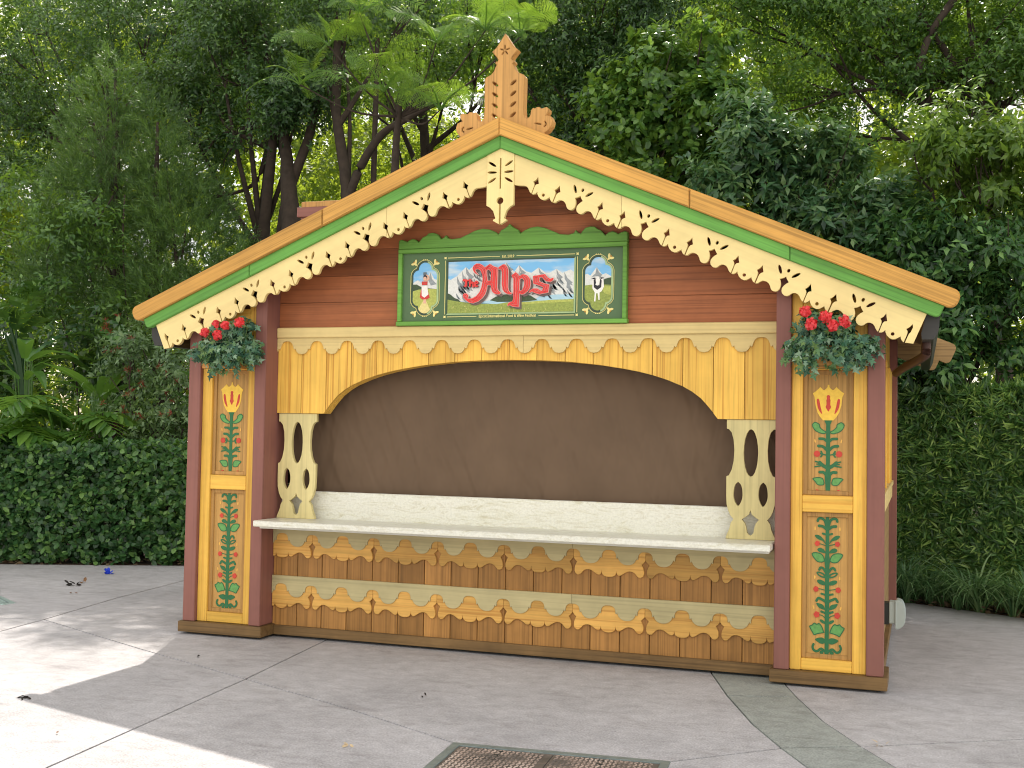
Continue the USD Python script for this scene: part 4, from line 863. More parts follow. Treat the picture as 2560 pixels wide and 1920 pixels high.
# ------------------------------------------------------------------ foliage
LEAF = (np.array([(0, 0, 0), (-0.20, 0.42, 0.05), (0.20, 0.42, 0.05), (0, 0.5, 0.0), (0, 1.0, -0.10)]), np.array([(0, 3, 1), (0, 2, 3), (1, 3, 4), (3, 2, 4)]))
ROUND = (np.array([(0, 0, 0), (-0.30, 0.35, 0.05), (0.30, 0.35, 0.05), (0, 0.5, 0.0), (-0.24, 0.75, 0.0), (0.24, 0.75, 0.0), (0, 1.0, -0.06)]), np.array([(0, 3, 1), (0, 2, 3), (1, 3, 4), (3, 2, 5), (4, 3, 6), (3, 5, 6)]))
NEEDLE = (np.array([(0, 0, 0), (-0.06, 0.4, 0.0), (0.06, 0.4, 0.0), (0, 1.0, -0.06)]), np.array([(0, 2, 1), (1, 2, 3)]))
STRAP = (np.array([(0, 0, 0), (-0.085, 0.35, 0.02), (0.085, 0.35, 0.02), (0, 1.0, -0.08)]), np.array([(0, 2, 1), (1, 2, 3)]))
IVY = (np.array([(0, 0, 0.0), (-0.30, -0.02, 0), (-0.16, 0.24, 0.05), (-0.48, 0.42, -0.04), (-0.18, 0.52, 0.05), (0, 1.0, -0.1), (0.18, 0.52, 0.05), (0.48, 0.42, -0.04), (0.16, 0.24, 0.05), (0.30, -0.02, 0), (0, 0.35, 0.0)]),
       np.array([(10, i + 1, i) for i in range(0, 9)] + [(10, 0, 9)]))
FAR = (np.array([(0, 0, 0), (-0.22, 0.45, 0.05), (0.22, 0.45, 0.05), (0, 1.0, -0.10)]), np.array([(0, 2, 1), (1, 2, 3)]))
PETAL = (np.array([(0, 0, 0), (-0.42, 0.55, 0.06), (0.42, 0.55, 0.06), (0, 1.0, -0.02)]), np.array([(0, 2, 1), (1, 2, 3)]))


def unit(v): return v / np.maximum(np.linalg.norm(v, axis=-1, keepdims=True), 1e-9)


def stamp(tpl, pos, axis, nrm, size):
    tv, tf = tpl; a = unit(axis); n = nrm - a * (nrm * a).sum(-1, keepdims=True); n = unit(n); x = np.cross(a, n)
    s = np.asarray(size).reshape(-1, 1, 1)
    v = pos[:, None] + s * (tv[None, :, 0:1] * x[:, None] + tv[None, :, 1:2] * a[:, None] + tv[None, :, 2:3] * n[:, None])
    f = tf[None] + (np.arange(len(pos)) * len(tv))[:, None, None]
    return v.reshape(-1, 3), f.reshape(-1, 3)


def rdir(r, n): return unit(r.normal(size=(n, 3)))


def foliage(seed, lobes, n_twig, per_twig, twig_len, size, tpl=LEAF, droop=0.25, shell=0.55, clump=0.0, n_clump=0, up=0.75, spread=0.9, svar=0.35, front=(0, 0, 0)):
    """leaves set along short twigs that fill the lobes (x, y, z, r[, flat]); returns one mesh"""
    r = np.random.default_rng(seed); L = np.array([(l[0], l[1], l[2], l[3], l[4] if len(l) > 4 else 0.85) for l in lobes], float)
    pr = L[:, 3] ** 2; pr /= pr.sum()
    i = r.choice(len(L), n_twig, p=pr); d = rdir(r, n_twig); rad = shell + (1 - shell) * r.random(n_twig) ** 0.6
    if n_clump:          # gather twigs into clumps, leaving gaps between
        ci = r.choice(len(L), n_clump, p=pr); cd = rdir(r, n_clump); cr = shell + (1 - shell) * r.random(n_clump)
        cc = L[ci, :3] + cd * (cr * L[ci, 3])[:, None] * np.stack([np.ones(n_clump), np.ones(n_clump), L[ci, 4]], 1)
        k = r.integers(0, n_clump, n_twig); off = r.normal(size=(n_twig, 3)) * clump * np.array([1, 1, 0.75])
        pos = cc[k] + off; d = unit(cd[k] + 0.9 * unit(off) + 0.3 * rdir(r, n_twig))
    else:
        pos = L[i, :3] + d * (rad * L[i, 3])[:, None] * np.stack([np.ones(n_twig), np.ones(n_twig), L[i, 4]], 1)
    tdir = unit(d + np.array([0, 0, 0.35]) + 0.5 * rdir(r, n_twig))
    m = per_twig; n = n_twig * m
    t = np.tile((np.arange(m) + 0.5) / m, n_twig)[:, None]; T_ = np.repeat(tdir, m, 0); B0 = np.repeat(pos, m, 0)
    P_ = B0 + T_ * (t - 0.5) * twig_len - np.array([0, 0, 1]) * (droop * twig_len * t ** 2)
    side = unit(np.cross(T_, rdir(r, n)))
    ax = unit(T_ * (0.20 + 0.45 * t) + side * spread - np.array([0, 0, 0.15 + droop * 0.8]))
    nr = unit(np.array(front) + np.array([0, 0, 0.65 * up]) + 0.42 * rdir(r, n) + 0.75 * np.repeat(d, m, 0))
    sz = size * (1 + svar * (r.random(n) * 2 - 1))
    return stamp(tpl, P_, ax, nr, sz)


def limbs(seed, root, top, lobes, r0, r1):
    """trunk polyline and limbs reaching into the lobes; returns (trunk mesh, [limb meshes])"""
    r = np.random.default_rng(seed); root, top = np.array(root, float), np.array(top, float)
    n = 7; pts = np.linspace(root, top, n); pts[1:-1, :2] += r.normal(size=(n - 2, 2)) * 0.05 * np.linalg.norm(top - root) * 0.25
    pts = bez(pts, 4); tr = tube(pts, [r0 * 1.25, r0, (r0 + r1) / 2, r1], 9, 0.2, seed); out = []
    for l in lobes:
        c = np.array(l[:3]); a = pts[int(len(pts) * (0.6 + 0.39 * r.random()))]; mid = (a + c) / 2 + r.normal(size=3) * 0.12 + np.array([0, 0, -0.1])
        ms = [tube(bez([a, mid, c], 5), [r1 * 0.8, r1 * 0.45, 0.012], 6, 0.15, seed)]
        for q in range(3):
            e = c + rdir(r, 1)[0] * l[3] * 0.8; s0_ = (mid + c) / 2; ms.append(tube(bez([s0_, (s0_ + e) / 2 + r.normal(size=3) * 0.05, e], 4), [r1 * 0.3, 0.006], 5))
        out.append(cat_mesh(ms))
    return tr, out


DENS = 1.8


def tree(name, label, root, top, lobes, mat, seed, n_twig, per, tl, size, r0=0.14, r1=0.07, trunks=None, cat='tree', **kw):
    t = Thing(name, label, cat, (root[0], root[1], 0))
    tr, ls = limbs(seed, root, top, lobes, r0, r1)
    t.part('trunk', tr, B('bark'), smooth=50)
    for pts, rr in (trunks or []): t.part('trunk', tube(bez(pts, 6), rr, 9, 0.2, seed), B('bark'), smooth=50)
    for m in ls: t.part('limb', m, B('bark'), smooth=50)
    kw = dict(kw); kw['n_clump'] = int(kw['n_clump'] * 1.5)
    rr = np.random.default_rng(seed + 500); extra = []
    for l in lobes:         # smaller shoots breaking up each lobe's outline
        for q in range(3):
            e = rdir(rr, 1)[0]; e[2] = abs(e[2]) * 0.8 - 0.1; c = np.array(l[:3]) + e * l[3] * rr.uniform(0.75, 1.05); extra.append((c[0], c[1], c[2], l[3] * rr.uniform(0.28, 0.5), 1.2))
    lobes = list(lobes) + extra
    t.part('crown', foliage(seed, lobes, int(n_twig * DENS), per, tl, size, **kw), B(mat))
    return t


C_ = dict(clump=0.20)
tree('broadleaf_tree', 'tall dark small-leaved tree filling the top left corner behind the feathery conifer', (-11.6, 9.9, 0), (-11.4, 9.7, 7.2),
     [(-13.07, 9.5, 9.0, 1.3), (-11.26, 9.5, 8.6, 1.2), (-13.21, 9.5, 7.4, 1.15), (-10.26, 9.5, 8.9, 1.0), (-9.34, 9.5, 8.22, 0.9), (-12.06, 9.5, 7.8, 1.05), (-14.6, 9.5, 8.3, 1.2), (-14.4, 9.6, 6.6, 1.1), (-12.6, 9.9, 6.2, 1.0), (-13.6, 10.2, 10.0, 1.1), (-11.8, 10.2, 9.8, 1.1), (-9.9, 10.0, 9.9, 1.0), (-8.7, 9.9, 9.4, 1.0)],
     'leaf_dark', 11, 4600, 8, 0.34, 0.085, n_clump=170, clump=0.26, droop=0.3)
tree('multi_trunk_tree', 'tree with a cluster of leaning dark trunks left of the roof box', (-6.55, 7.9, 0), (-6.9, 7.9, 7.0),
     [(-7.88, 8, 8.1, 0.82), (-6.93, 8, 7.85, 0.85), (-7.25, 8, 7.2, 0.7), (-7.93, 8, 6.95, 0.62), (-6.08, 8, 7.4, 0.65), (-8.65, 8, 7.2, 0.65), (-6.6, 7.8, 6.75, 0.5), (-7.4, 8, 8.8, 0.8), (-6.1, 7.5, 6.6, 0.5), (-5.6, 7.5, 6.9, 0.5), (-7.3, 7.7, 6.1, 0.5), (-8.2, 7.8, 6.2, 0.6), (-7.9, 7.8, 5.3, 0.5)],
     'leaf_dark', 12, 3300, 8, 0.30, 0.080, r0=0.11, r1=0.07, n_clump=120, clump=0.20,
     trunks=[([(-6.75, 7.6, 0), (-6.62, 7.6, 2.6), (-6.68, 7.6, 4.6), (-6.6, 7.7, 6.6), (-6.9, 7.9, 7.8)], [0.15, 0.12, 0.10, 0.06, 0.03]), ([(-6.2, 7.6, 0), (-6.3, 7.5, 3.0), (-6.25, 7.5, 5.0), (-5.95, 7.6, 6.1), (-5.75, 7.6, 6.9), (-5.8, 7.7, 7.8)], [0.14, 0.11, 0.09, 0.07, 0.05, 0.02]),
             ([(-6.5, 7.9, 0), (-6.45, 7.9, 3.6), (-6.5, 8.0, 5.6), (-6.9, 8.0, 6.8)], [0.12, 0.10, 0.08, 0.05]), ([(-6.0, 7.3, 0), (-5.85, 7.3, 3.0), (-6.0, 7.3, 4.4), (-6.25, 7.5, 5.8), (-6.5, 7.6, 6.9)], [0.26, 0.24, 0.18, 0.10, 0.03])])
tree('slender_tree', 'slender dark trunk with a long branch arching right behind the left roof slope', (-5.2, 7.2, 0), (-5.25, 7.2, 7.8),
     [(-5.9, 7.5, 8.9, 0.9), (-4.9, 7.6, 9.0, 0.9), (-5.4, 7.4, 8.0, 0.7), (-4.3, 7.6, 8.0, 0.55)],
     'leaf_dark', 13, 1300, 8, 0.30, 0.075, r0=0.10, r1=0.06, n_clump=60, clump=0.2,
     trunks=[([(-5.21, 7.2, 4.6), (-5.0, 7.2, 5.15), (-4.8, 7.2, 5.6), (-4.5, 7.2, 6.0), (-4.1, 7.2, 6.2), (-3.6, 7.2, 6.42), (-3.3, 7.2, 6.5)], [0.075, 0.07, 0.065, 0.055, 0.05, 0.04, 0.02]), ([(-4.1, 7.2, 6.2), (-4.0, 7.2, 6.5), (-3.75, 7.2, 6.6), (-3.5, 7.2, 6.4)], [0.03, 0.03, 0.025, 0.02]),
             ([(-4.7, 7.4, 0), (-4.72, 7.4, 4.0), (-4.7, 7.4, 7.5)], [0.06, 0.05, 0.035])])
tree('rear_tree', 'dense tree rising behind the feathery fronds left of the roof finial', (-5.4, 11.2, 0), (-5.5, 10.9, 7.6),
     [(-6.73, 10.5, 9.0, 1.15), (-5.46, 10.5, 9.1, 1.05), (-6.16, 10.5, 8.0, 0.8), (-4.73, 10.5, 8.0, 0.8), (-4.15, 10.5, 8.8, 0.9), (-7.3, 10.5, 9.4, 1.0), (-3.4, 10.5, 9.3, 0.9), (-3.6, 10.6, 8.2, 0.8)],
     'leaf_mid', 14, 2200, 8, 0.34, 0.085, n_clump=90, clump=0.26)
tree('drooping_tree', 'dark fine-leaved drooping tree just right of the roof finial', (-1.5, 8.9, 0), (-1.6, 8.8, 6.4),
     [(-2.4, 8.5, 8.1, 0.85), (-1.54, 8.5, 7.5, 0.85), (-1.89, 8.5, 6.7, 0.72), (-0.84, 8.5, 7.8, 0.85), (-2.02, 8.5, 6.0, 0.5), (-0.97, 8.5, 6.7, 0.65), (-1.7, 8.6, 8.6, 0.8), (-2.9, 8.7, 7.2, 0.6)],
     'leaf_dark', 15, 3000, 9, 0.34, 0.080, n_clump=120, clump=0.2, droop=0.7)
tree('round_leaf_tree', 'broad glossy-leaved tree rising behind the upper right roof slope', (0.0, 7.4, 0), (0.0, 7.1, 5.3),
     [(-0.32, 6.8, 6.4, 0.66), (-0.57, 6.8, 5.8, 0.58), (0.16, 6.8, 6.5, 0.6), (-0.88, 6.8, 6.1, 0.45), (-0.13, 6.8, 5.3, 0.6), (0.53, 6.8, 5.9, 0.5), (0.42, 6.8, 5.1, 0.52), (-0.9, 6.9, 5.0, 0.5), (-0.4, 6.9, 4.6, 0.6)],
     'leaf_mid', 16, 1250, 8, 0.28, 0.105, n_clump=110, clump=0.10, shell=0.4, tpl=ROUND)
tree('viburnum_shrub', 'large blue green shrub with pointed leaves above the middle of the right roof slope', (1.4, 6.3, 0), (1.4, 6.0, 3.9),
     [(1.03, 5.8, 5.2, 0.55), (1.47, 5.8, 4.85, 0.54), (0.7, 5.8, 4.6, 0.5), (2.0, 5.8, 4.95, 0.45), (1.26, 5.8, 4.3, 0.5), (1.9, 5.8, 4.2, 0.5), (2.45, 5.8, 4.4, 0.42), (0.5, 5.9, 3.9, 0.55), (1.6, 5.9, 3.5, 0.6)],
     'leaf_blue', 17, 1150, 8, 0.34, 0.130, r0=0.09, r1=0.05, n_clump=100, clump=0.095, shell=0.4, cat='shrub', spread=0.8)
tree('lime_green_shrub', 'lime green shrub with drooping pointed leaves near the right edge', (3.3, 6.0, 0), (3.35, 5.8, 4.3),
     [(3.26, 5.6, 5.15, 0.5), (3.83, 5.6, 4.95, 0.5), (2.95, 5.6, 4.95, 0.40), (3.6, 5.6, 4.5, 0.5), (4.5, 5.6, 4.9, 0.55), (4.4, 5.6, 4.3, 0.5)],
     'leaf_bright', 18, 560, 8, 0.28, 0.120, r0=0.07, r1=0.04, n_clump=60, clump=0.095, shell=0.4, cat='shrub', droop=0.6)
tree('glossy_shrub', 'dark glossy broad-leaved shrub overhanging the clipped hedge on the right', (3.2, 5.95, 0), (3.2, 5.8, 2.6),
     [(2.78, 5.4, 3.85, 0.5), (3.4, 5.4, 3.8, 0.55), (3.95, 5.4, 3.8, 0.5), (2.5, 5.5, 3.4, 0.46), (3.26, 5.4, 3.2, 0.5), (3.85, 5.4, 3.15, 0.5), (2.93, 5.4, 2.7, 0.46), (3.6, 5.4, 2.65, 0.45), (4.6, 5.4, 3.6, 0.55), (4.5, 5.4, 2.8, 0.5), (2.4, 5.6, 2.8, 0.45)],
     'leaf_hedge', 19, 1150, 8, 0.32, 0.125, r0=0.07, r1=0.04, n_clump=100, clump=0.10, shell=0.4, cat='shrub')
tree('high_canopy_tree', 'tall thin-trunked tree with sunlit leaves in the upper right corner', (3.95, 9.0, 0), (3.9, 8.9, 7.0),
     [(0.74, 8.8, 7.7, 0.8), (1.65, 8.8, 7.2, 0.85), (2.41, 8.8, 7.7, 0.84), (2.78, 8.8, 6.75, 0.7), (3.62, 8.8, 7.4, 0.82), (4.15, 8.8, 6.64, 0.56), (1.14, 8.8, 6.49, 0.55), (3.38, 8.8, 6.57, 0.57), (5.0, 8.8, 7.4, 0.9), (1.9, 9.0, 6.0, 0.6), (0.3, 9.0, 8.6, 0.8), (1.9, 9.0, 8.6, 0.9), (3.5, 9.0, 8.6, 0.9)],
     'leaf_mid', 20, 4300, 8, 0.32, 0.085, r0=0.12, r1=0.07, n_clump=130, clump=0.22,
     trunks=[([(3.9, 8.9, 5.6), (3.75, 8.8, 6.3), (3.3, 8.8, 7.0), (2.9, 8.7, 7.6)], [0.07, 0.06, 0.05, 0.03]), ([(2.9, 8.4, 6.6), (3.1, 8.4, 7.2), (3.6, 8.4, 7.9)], [0.05, 0.05, 0.05])])

# bright belt of woodland far behind, lit by the sun from beyond
r = np.random.default_rng(5)
wl = []
for k in range(84):
    x = -42 + 62 * (k + r.random()) / 84; y = 18.5 + 3.5 * r.random()
    for h in (1.2, 3.6, 6.0, 8.4, 10.8, 12.8): wl.append((x + r.normal() * 0.5, y + r.normal() * 0.5, h + r.normal() * 0.5, 1.0 + 0.6 * r.random()))
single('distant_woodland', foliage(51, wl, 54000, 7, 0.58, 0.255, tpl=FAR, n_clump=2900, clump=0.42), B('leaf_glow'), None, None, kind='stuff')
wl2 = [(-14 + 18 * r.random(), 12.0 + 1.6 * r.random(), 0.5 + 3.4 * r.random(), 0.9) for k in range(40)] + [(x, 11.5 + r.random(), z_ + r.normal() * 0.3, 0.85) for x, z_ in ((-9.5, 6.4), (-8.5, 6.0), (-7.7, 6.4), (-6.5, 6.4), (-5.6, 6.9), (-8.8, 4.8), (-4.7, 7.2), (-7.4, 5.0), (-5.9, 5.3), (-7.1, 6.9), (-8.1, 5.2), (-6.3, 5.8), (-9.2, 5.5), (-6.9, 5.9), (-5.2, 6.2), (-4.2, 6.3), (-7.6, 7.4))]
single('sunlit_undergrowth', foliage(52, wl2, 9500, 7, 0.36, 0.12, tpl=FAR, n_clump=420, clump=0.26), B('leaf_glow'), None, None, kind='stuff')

wl3 = [(-15 + 11.5 * (k + r.random()) / 46, 8.6 + 1.4 * r.random(), 0.4 + (3.4 if k > 20 else 5.4) * r.random(), 0.85) for k in range(46)] + [(-4 + 9 * r.random(), 9.5 + r.random(), 0.5 + 3.5 * r.random(), 0.9) for k in range(24)] + [(-10.8 + 4.2 * r.random(), 6.0 + 1.2 * r.random(), 0.4 + 2.7 * r.random(), 0.6) for k in range(26)]
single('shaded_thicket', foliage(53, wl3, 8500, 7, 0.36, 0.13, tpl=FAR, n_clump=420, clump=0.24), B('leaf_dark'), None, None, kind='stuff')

# feathery conifer
def needles(seed, lobes, n_spray, per, slen, size):
    r = np.random.default_rng(seed); L = np.array(lobes, float); pr = L[:, 3] ** 2; pr /= pr.sum(); i = r.choice(len(L), n_spray, p=pr)
    d = rdir(r, n_spray); pos = L[i, :3] + d * (L[i, 3] * (0.45 + 0.55 * r.random(n_spray) ** 0.5))[:, None]
    td = unit(d * np.array([1, 1, 0.3]) + np.array([0, 0, 0.75]) + 0.35 * rdir(r, n_spray)); n = n_spray * per
    t = r.random(n)[:, None]; T_ = np.repeat(td, per, 0); P_ = np.repeat(pos, per, 0) + T_ * t * slen
    ax = unit(T_ * 0.9 + 0.75 * rdir(r, n)); return stamp(NEEDLE, P_, ax, rdir(r, n), size * (0.6 + 0.8 * r.random(n)))


def conifer(label, root, lobes, seed, n):
    t = Thing('feathery_conifer', label, 'conifer', (root[0], root[1], 0))
    top = np.array(lobes[0][:3]); t.part('trunk', tube([(root[0], root[1], 0), (top[0], root[1], top[2] * 0.6), top], [0.12, 0.08, 0.02], 8), B('bark'), smooth=50)
    for l in lobes[1:]: t.part('limb', tube([(root[0], root[1], l[2] * 0.75), l[:3]], [0.03, 0.01], 5), B('bark'))
    t.part('crown', needles(seed, lobes, n, 34, 0.26, 0.085), B('leaf_needle'))


conifer('tall feathery green conifer with a pointed top, left of the trunk cluster', (-8.6, 6.7), [(-8.68, 6.5, 7.1, 0.22), (-8.74, 6.5, 6.5, 0.48), (-8.8, 6.5, 5.8, 0.72), (-8.68, 6.5, 4.97, 0.95), (-8.57, 6.5, 4.0, 1.05), (-9.3, 6.6, 4.9, 0.7), (-9.4, 6.6, 3.9, 0.8)], 31, 2300)
conifer('shorter feathery conifer spreading low just left of the kiosk roof', (-7.4, 6.4), [(-7.81, 6.4, 6.2, 0.35), (-7.62, 6.4, 5.4, 0.55), (-7.25, 6.4, 4.7, 0.66), (-7.16, 6.4, 3.9, 0.95), (-6.3, 6.3, 3.4, 0.75), (-7.6, 6.3, 3.1, 0.9), (-5.7, 6.4, 3.6, 0.5)], 32, 1800)
V = Thing('climbing_vine', 'light green leafy vine climbing over the front of the tall feathery conifer', 'vine', (-8.3, 5.75, 0))
V.part('stem', cat_mesh([tube(bez([(-8.3 + dx, 5.9, 0), (-8.2 + dx * 2, 5.85, 2.4), (-8.5 + dx * 3, 5.8, 4.2), (-8.1 + dx, 5.8, 5.0)], 5), 0.012, 5) for dx in (-0.25, 0, 0.2)]), B('bark'))
V.part('leaves', foliage(33, [(-8.46, 5.7, 4.9, 0.35), (-8.68, 5.7, 4.36, 0.45), (-8.04, 5.7, 4.47, 0.35), (-7.62, 5.7, 4.05, 0.35), (-9.3, 5.7, 4.7, 0.41), (-8.9, 5.7, 3.6, 0.6), (-8.2, 5.7, 3.5, 0.5), (-9.7, 5.8, 5.3, 0.4)], 480, 7, 0.3, 0.095, n_clump=36, clump=0.18), B('leaf_mid'))


# tree with large feathery fronds
def frond(r, base, d, L, wid=0.27):
    d = unit(np.array(d, float)[None])[0]; n = 13
    t = np.linspace(0, 1, n + 1); p = base + d * (t * L)[:, None] + np.array([0, 0, -1.0]) * (0.55 * L * t[:, None] ** 2)
    tg = unit(np.gradient(p, axis=0)); sd = unit(np.cross(tg, [0, 0, 1.0])); ro = r.uniform(-1.15, 1.15); sd = sd * math.cos(ro) + np.cross(sd, tg) * math.sin(ro); P_, A_, N_, S_ = [], [], [], []
    for i in range(2, n + 1):
        w = wid * L * math.sin(math.pi * min(1, (t[i] * 0.86 + 0.12))) ** 0.7
        for s in (-1, 1):
            a = unit((sd[i] * s + tg[i] * 0.55)[None])[0]; nrm = np.cross(sd[i], tg[i]) + 0.12 * r.normal(size=3); m = 10
            for j in range(m):
                q = p[i] + a * (w * (j + 0.4) / m) + np.array([0, 0, -0.14 * w * ((j + 0.4) / m) ** 2])
                for s2 in (-1, 1):
                    P_.append(q); A_.append(a * 0.6 + s2 * np.cross(nrm, a)); N_.append(nrm); S_.append(0.033 * (1 - 0.35 * j / m))
    tw = (np.array([(0, 0, 0), (-0.22, 0.5, 0), (0.22, 0.5, 0), (0, 1, 0)]), np.array([(0, 2, 1), (1, 2, 3)]))
    return stamp(tw, np.array(P_), np.array(A_), np.array(N_), np.array(S_)), tube(p, [0.010, 0.003], 5)


FT = Thing('frond_tree', 'tree with big feathery fronds spreading left of the roof finial', 'tree', (-4.0, 6.6, 0))
FT.part('trunk', tube(bez([(-4.0, 6.6, 0), (-3.9, 6.55, 3.0), (-3.95, 6.5, 5.2), (-3.8, 6.3, 6.3)], 5), [0.09, 0.08, 0.06, 0.04], 8), B('bark'), smooth=50)
r = np.random.default_rng(61)
for tip in ((-4.75, 6.0, 6.95), (-5.2, 6.0, 6.45), (-3.9, 6.0, 6.25), (-3.15, 6.0, 6.85), (-2.45, 6.0, 6.95), (-3.1, 6.05, 5.95), (-2.0, 6.1, 6.85), (-4.35, 6.1, 7.4)):
    e = np.array(tip); FT.part('limb', tube(bez([(-3.85, 6.4, 6.0), (e + [-3.85, 6.4, 6.0]) / 2 + np.array([0, 0.1, -0.12]), e], 5), [0.022, 0.014, 0.008], 6), B('bark'), smooth=50)
    for q in range(7):
        an = 2 * math.pi * (q + r.random() * 0.6) / 7; el = 0.45 + 1.3 * r.random()
        (fv, ff), rach = frond(r, e, (math.cos(an), math.sin(an) * 0.75, el), 0.75 + 0.4 * r.random())
        fp = FT.part('frond', rach, B('leaf_frond')); FT.part('leaflets', (fv, ff), B('leaf_frond'), parent=fp, kind='stuff')

# ------------------------------------------------------------------ hedges, border plants
def hedge_leaves(seed, line, depth, z0, z1, n, size, tpl, per, tl, bulge=0.05, **kw):
    """leaf twigs through a clipped hedge whose front base runs along line"""
    r = np.random.default_rng(seed); l = np.array(line, float); seg = np.linalg.norm(np.diff(l, axis=0), axis=1); cs = np.r_[0, np.cumsum(seg)]
    u = r.random(n) * cs[-1]; k = np.clip(np.searchsorted(cs, u) - 1, 0, len(seg) - 1); f = ((u - cs[k]) / seg[k])[:, None]
    p = l[k] * (1 - f) + l[k + 1] * f; tg = (l[k + 1] - l[k]) / seg[k][:, None]; nb = np.c_[-tg[:, 1], tg[:, 0]]      # towards the back
    face = r.random(n); dep = np.where(face < 0.72, r.random(n) ** 2.2 * 0.3, r.random(n) * depth); zz = z0 + (z1 - z0) * r.random(n)
    top = face >= 0.72; zz = np.where(top, z1 - r.random(n) ** 2 * 0.22, zz)
    lump = bulge * (meshkit.fbm(np.c_[u * 1.3, zz * 1.6, zz * 0], 3, seed) - 0.5) * 2
    zz = zz + np.where(top, lump, 0)
    pos = np.c_[p + nb * (dep + lump * 0.8)[:, None], zz]
    out = np.c_[-nb * np.where(top, 0.25, 1.0)[:, None], np.where(top, 1.0, 0.25)]
    m = per; N = n * m; T_ = unit(np.repeat(out, m, 0) + 0.5 * np.repeat(rdir(r, n), m, 0)); t = np.tile((np.arange(m) + 0.5) / m, n)[:, None]
    side = unit(np.cross(T_, rdir(r, N))); ax = unit(T_ * (0.15 + 0.4 * t) + side * kw.get('spread', 0.9) + np.array([0, 0, kw.get('lift', 0.25)]))
    nr = unit(np.repeat(out, m, 0) * 0.9 + np.array([0, 0, 0.45]) + 0.45 * rdir(r, N))
    return stamp(tpl, np.repeat(pos, m, 0) + T_ * (t - 0.5) * tl, ax, nr, size * (0.65 + 0.7 * r.random(N)))


def hedge_stems(seed, line, depth, z1, n):
    r = np.random.default_rng(seed); l = np.array(line, float); seg = np.linalg.norm(np.diff(l, axis=0), axis=1); cs = np.r_[0, np.cumsum(seg)]; ms = []
    for k in range(n):
        u = r.random() * cs[-1]; i = min(max(np.searchsorted(cs, u) - 1, 0), len(seg) - 1); f = (u - cs[i]) / seg[i]; p = l[i] * (1 - f) + l[i + 1] * f; tg = (l[i + 1] - l[i]) / seg[i]; nb = np.array([-tg[1], tg[0]])
        b = p + nb * (0.25 + r.random() * (depth - 0.3)); ms.append(tube([(b[0], b[1], -0.03), (b[0] + r.normal() * 0.08, b[1] + r.normal() * 0.05, z1 * 0.5), (b[0] + r.normal() * 0.15, b[1] + r.normal() * 0.1, z1 * 0.93)], [0.012, 0.009, 0.004], 5))
    return cat_mesh(ms)


HL = [(-11.0, 1.45), (-9.5, 2.12), (-7.38, 3.10), (-5.45, 3.95), (-3.6, 4.75)]
h = Thing('clipped_hedge', 'low clipped dark green hedge left of the kiosk', 'hedge', (-7.4, 3.6, 0))
h.part('stems', hedge_stems(71, HL, 1.0, 1.4, 260), B('bark'), kind='stuff')
h.part('foliage', hedge_leaves(72, HL, 1.0, 0.03, 1.40, 8500, 0.080, ROUND, 6, 0.13, 0.14), B('leaf_hedge'), kind='stuff')
HR = [(1.6, 5.75), (2.3, 5.5), (3.1, 5.1), (4.4, 4.5), (6.0, 3.75)]
h = Thing('tall_needle_hedge', 'tall clipped hedge of narrow needle-like leaves right of the kiosk', 'hedge', (3.4, 5.4, 0))
h.part('stems', hedge_stems(73, HR, 0.9, 2.2, 160), B('bark'), kind='stuff')
h.part('foliage', hedge_leaves(74, HR, 0.9, 0.05, 2.19, 6800, 0.120, STRAP, 16, 0.035, 0.09, spread=0.85, lift=0.35), B('leaf_podocarp'), kind='stuff')


def blades(seed, clumps, n, L, W, mat_seg=6, lean=0.5):
    """arching strap leaves: (x, y) clump centres"""
    r = np.random.default_rng(seed); V_, F_, o = [], [], 0
    for cx, cy, z0, sc in clumps:
        for k in range(n):
            an = r.random() * 2 * math.pi; ll = L * sc * (0.6 + 0.6 * r.random()); d = np.array([math.cos(an), math.sin(an), 0]); le = lean * (0.4 + r.random())
            t = np.linspace(0, 1, mat_seg + 1)[:, None]; b = np.array([cx, cy, z0]) + d * 0.05 * r.random()
            p = b + d * (le * ll * (t + 0.5 * t ** 2)) + np.array([0, 0, 1]) * (ll * (t - (0.45 + 0.4 * r.random()) * t ** 2.2)); sd = np.array([-d[1], d[0], 0])
            w = (W * sc * (0.6 + 0.5 * r.random()) * np.sin(np.pi * np.clip(t * 0.8 + 0.2, 0, 1)) ** 0.8); w[-1] = 0.0008
            v = np.stack([p - sd * w / 2, p + sd * w / 2 + np.array([0, 0, 0.001])], 1).reshape(-1, 3); q = np.arange(mat_seg) * 2
            V_.append(v); F_.append(np.vstack([np.c_[q, q + 1, q + 3], np.c_[q, q + 3, q + 2]]) + o); o += len(v)
    return np.vstack(V_), np.vstack(F_)


r = np.random.default_rng(81)
gc = []
for k in range(46):
    u = r.random(); x = 2.3 + 4.0 * u; yb = 5.05 - 0.52 * (x - 2.3); gc.append((x, yb + 0.34 * r.random() - 0.24, -0.01, 0.75 + 0.5 * r.random()))
single('border_grass', blades(82, gc, 36, 0.82, 0.018), B('leaf_grass'), None, None, kind='stuff')
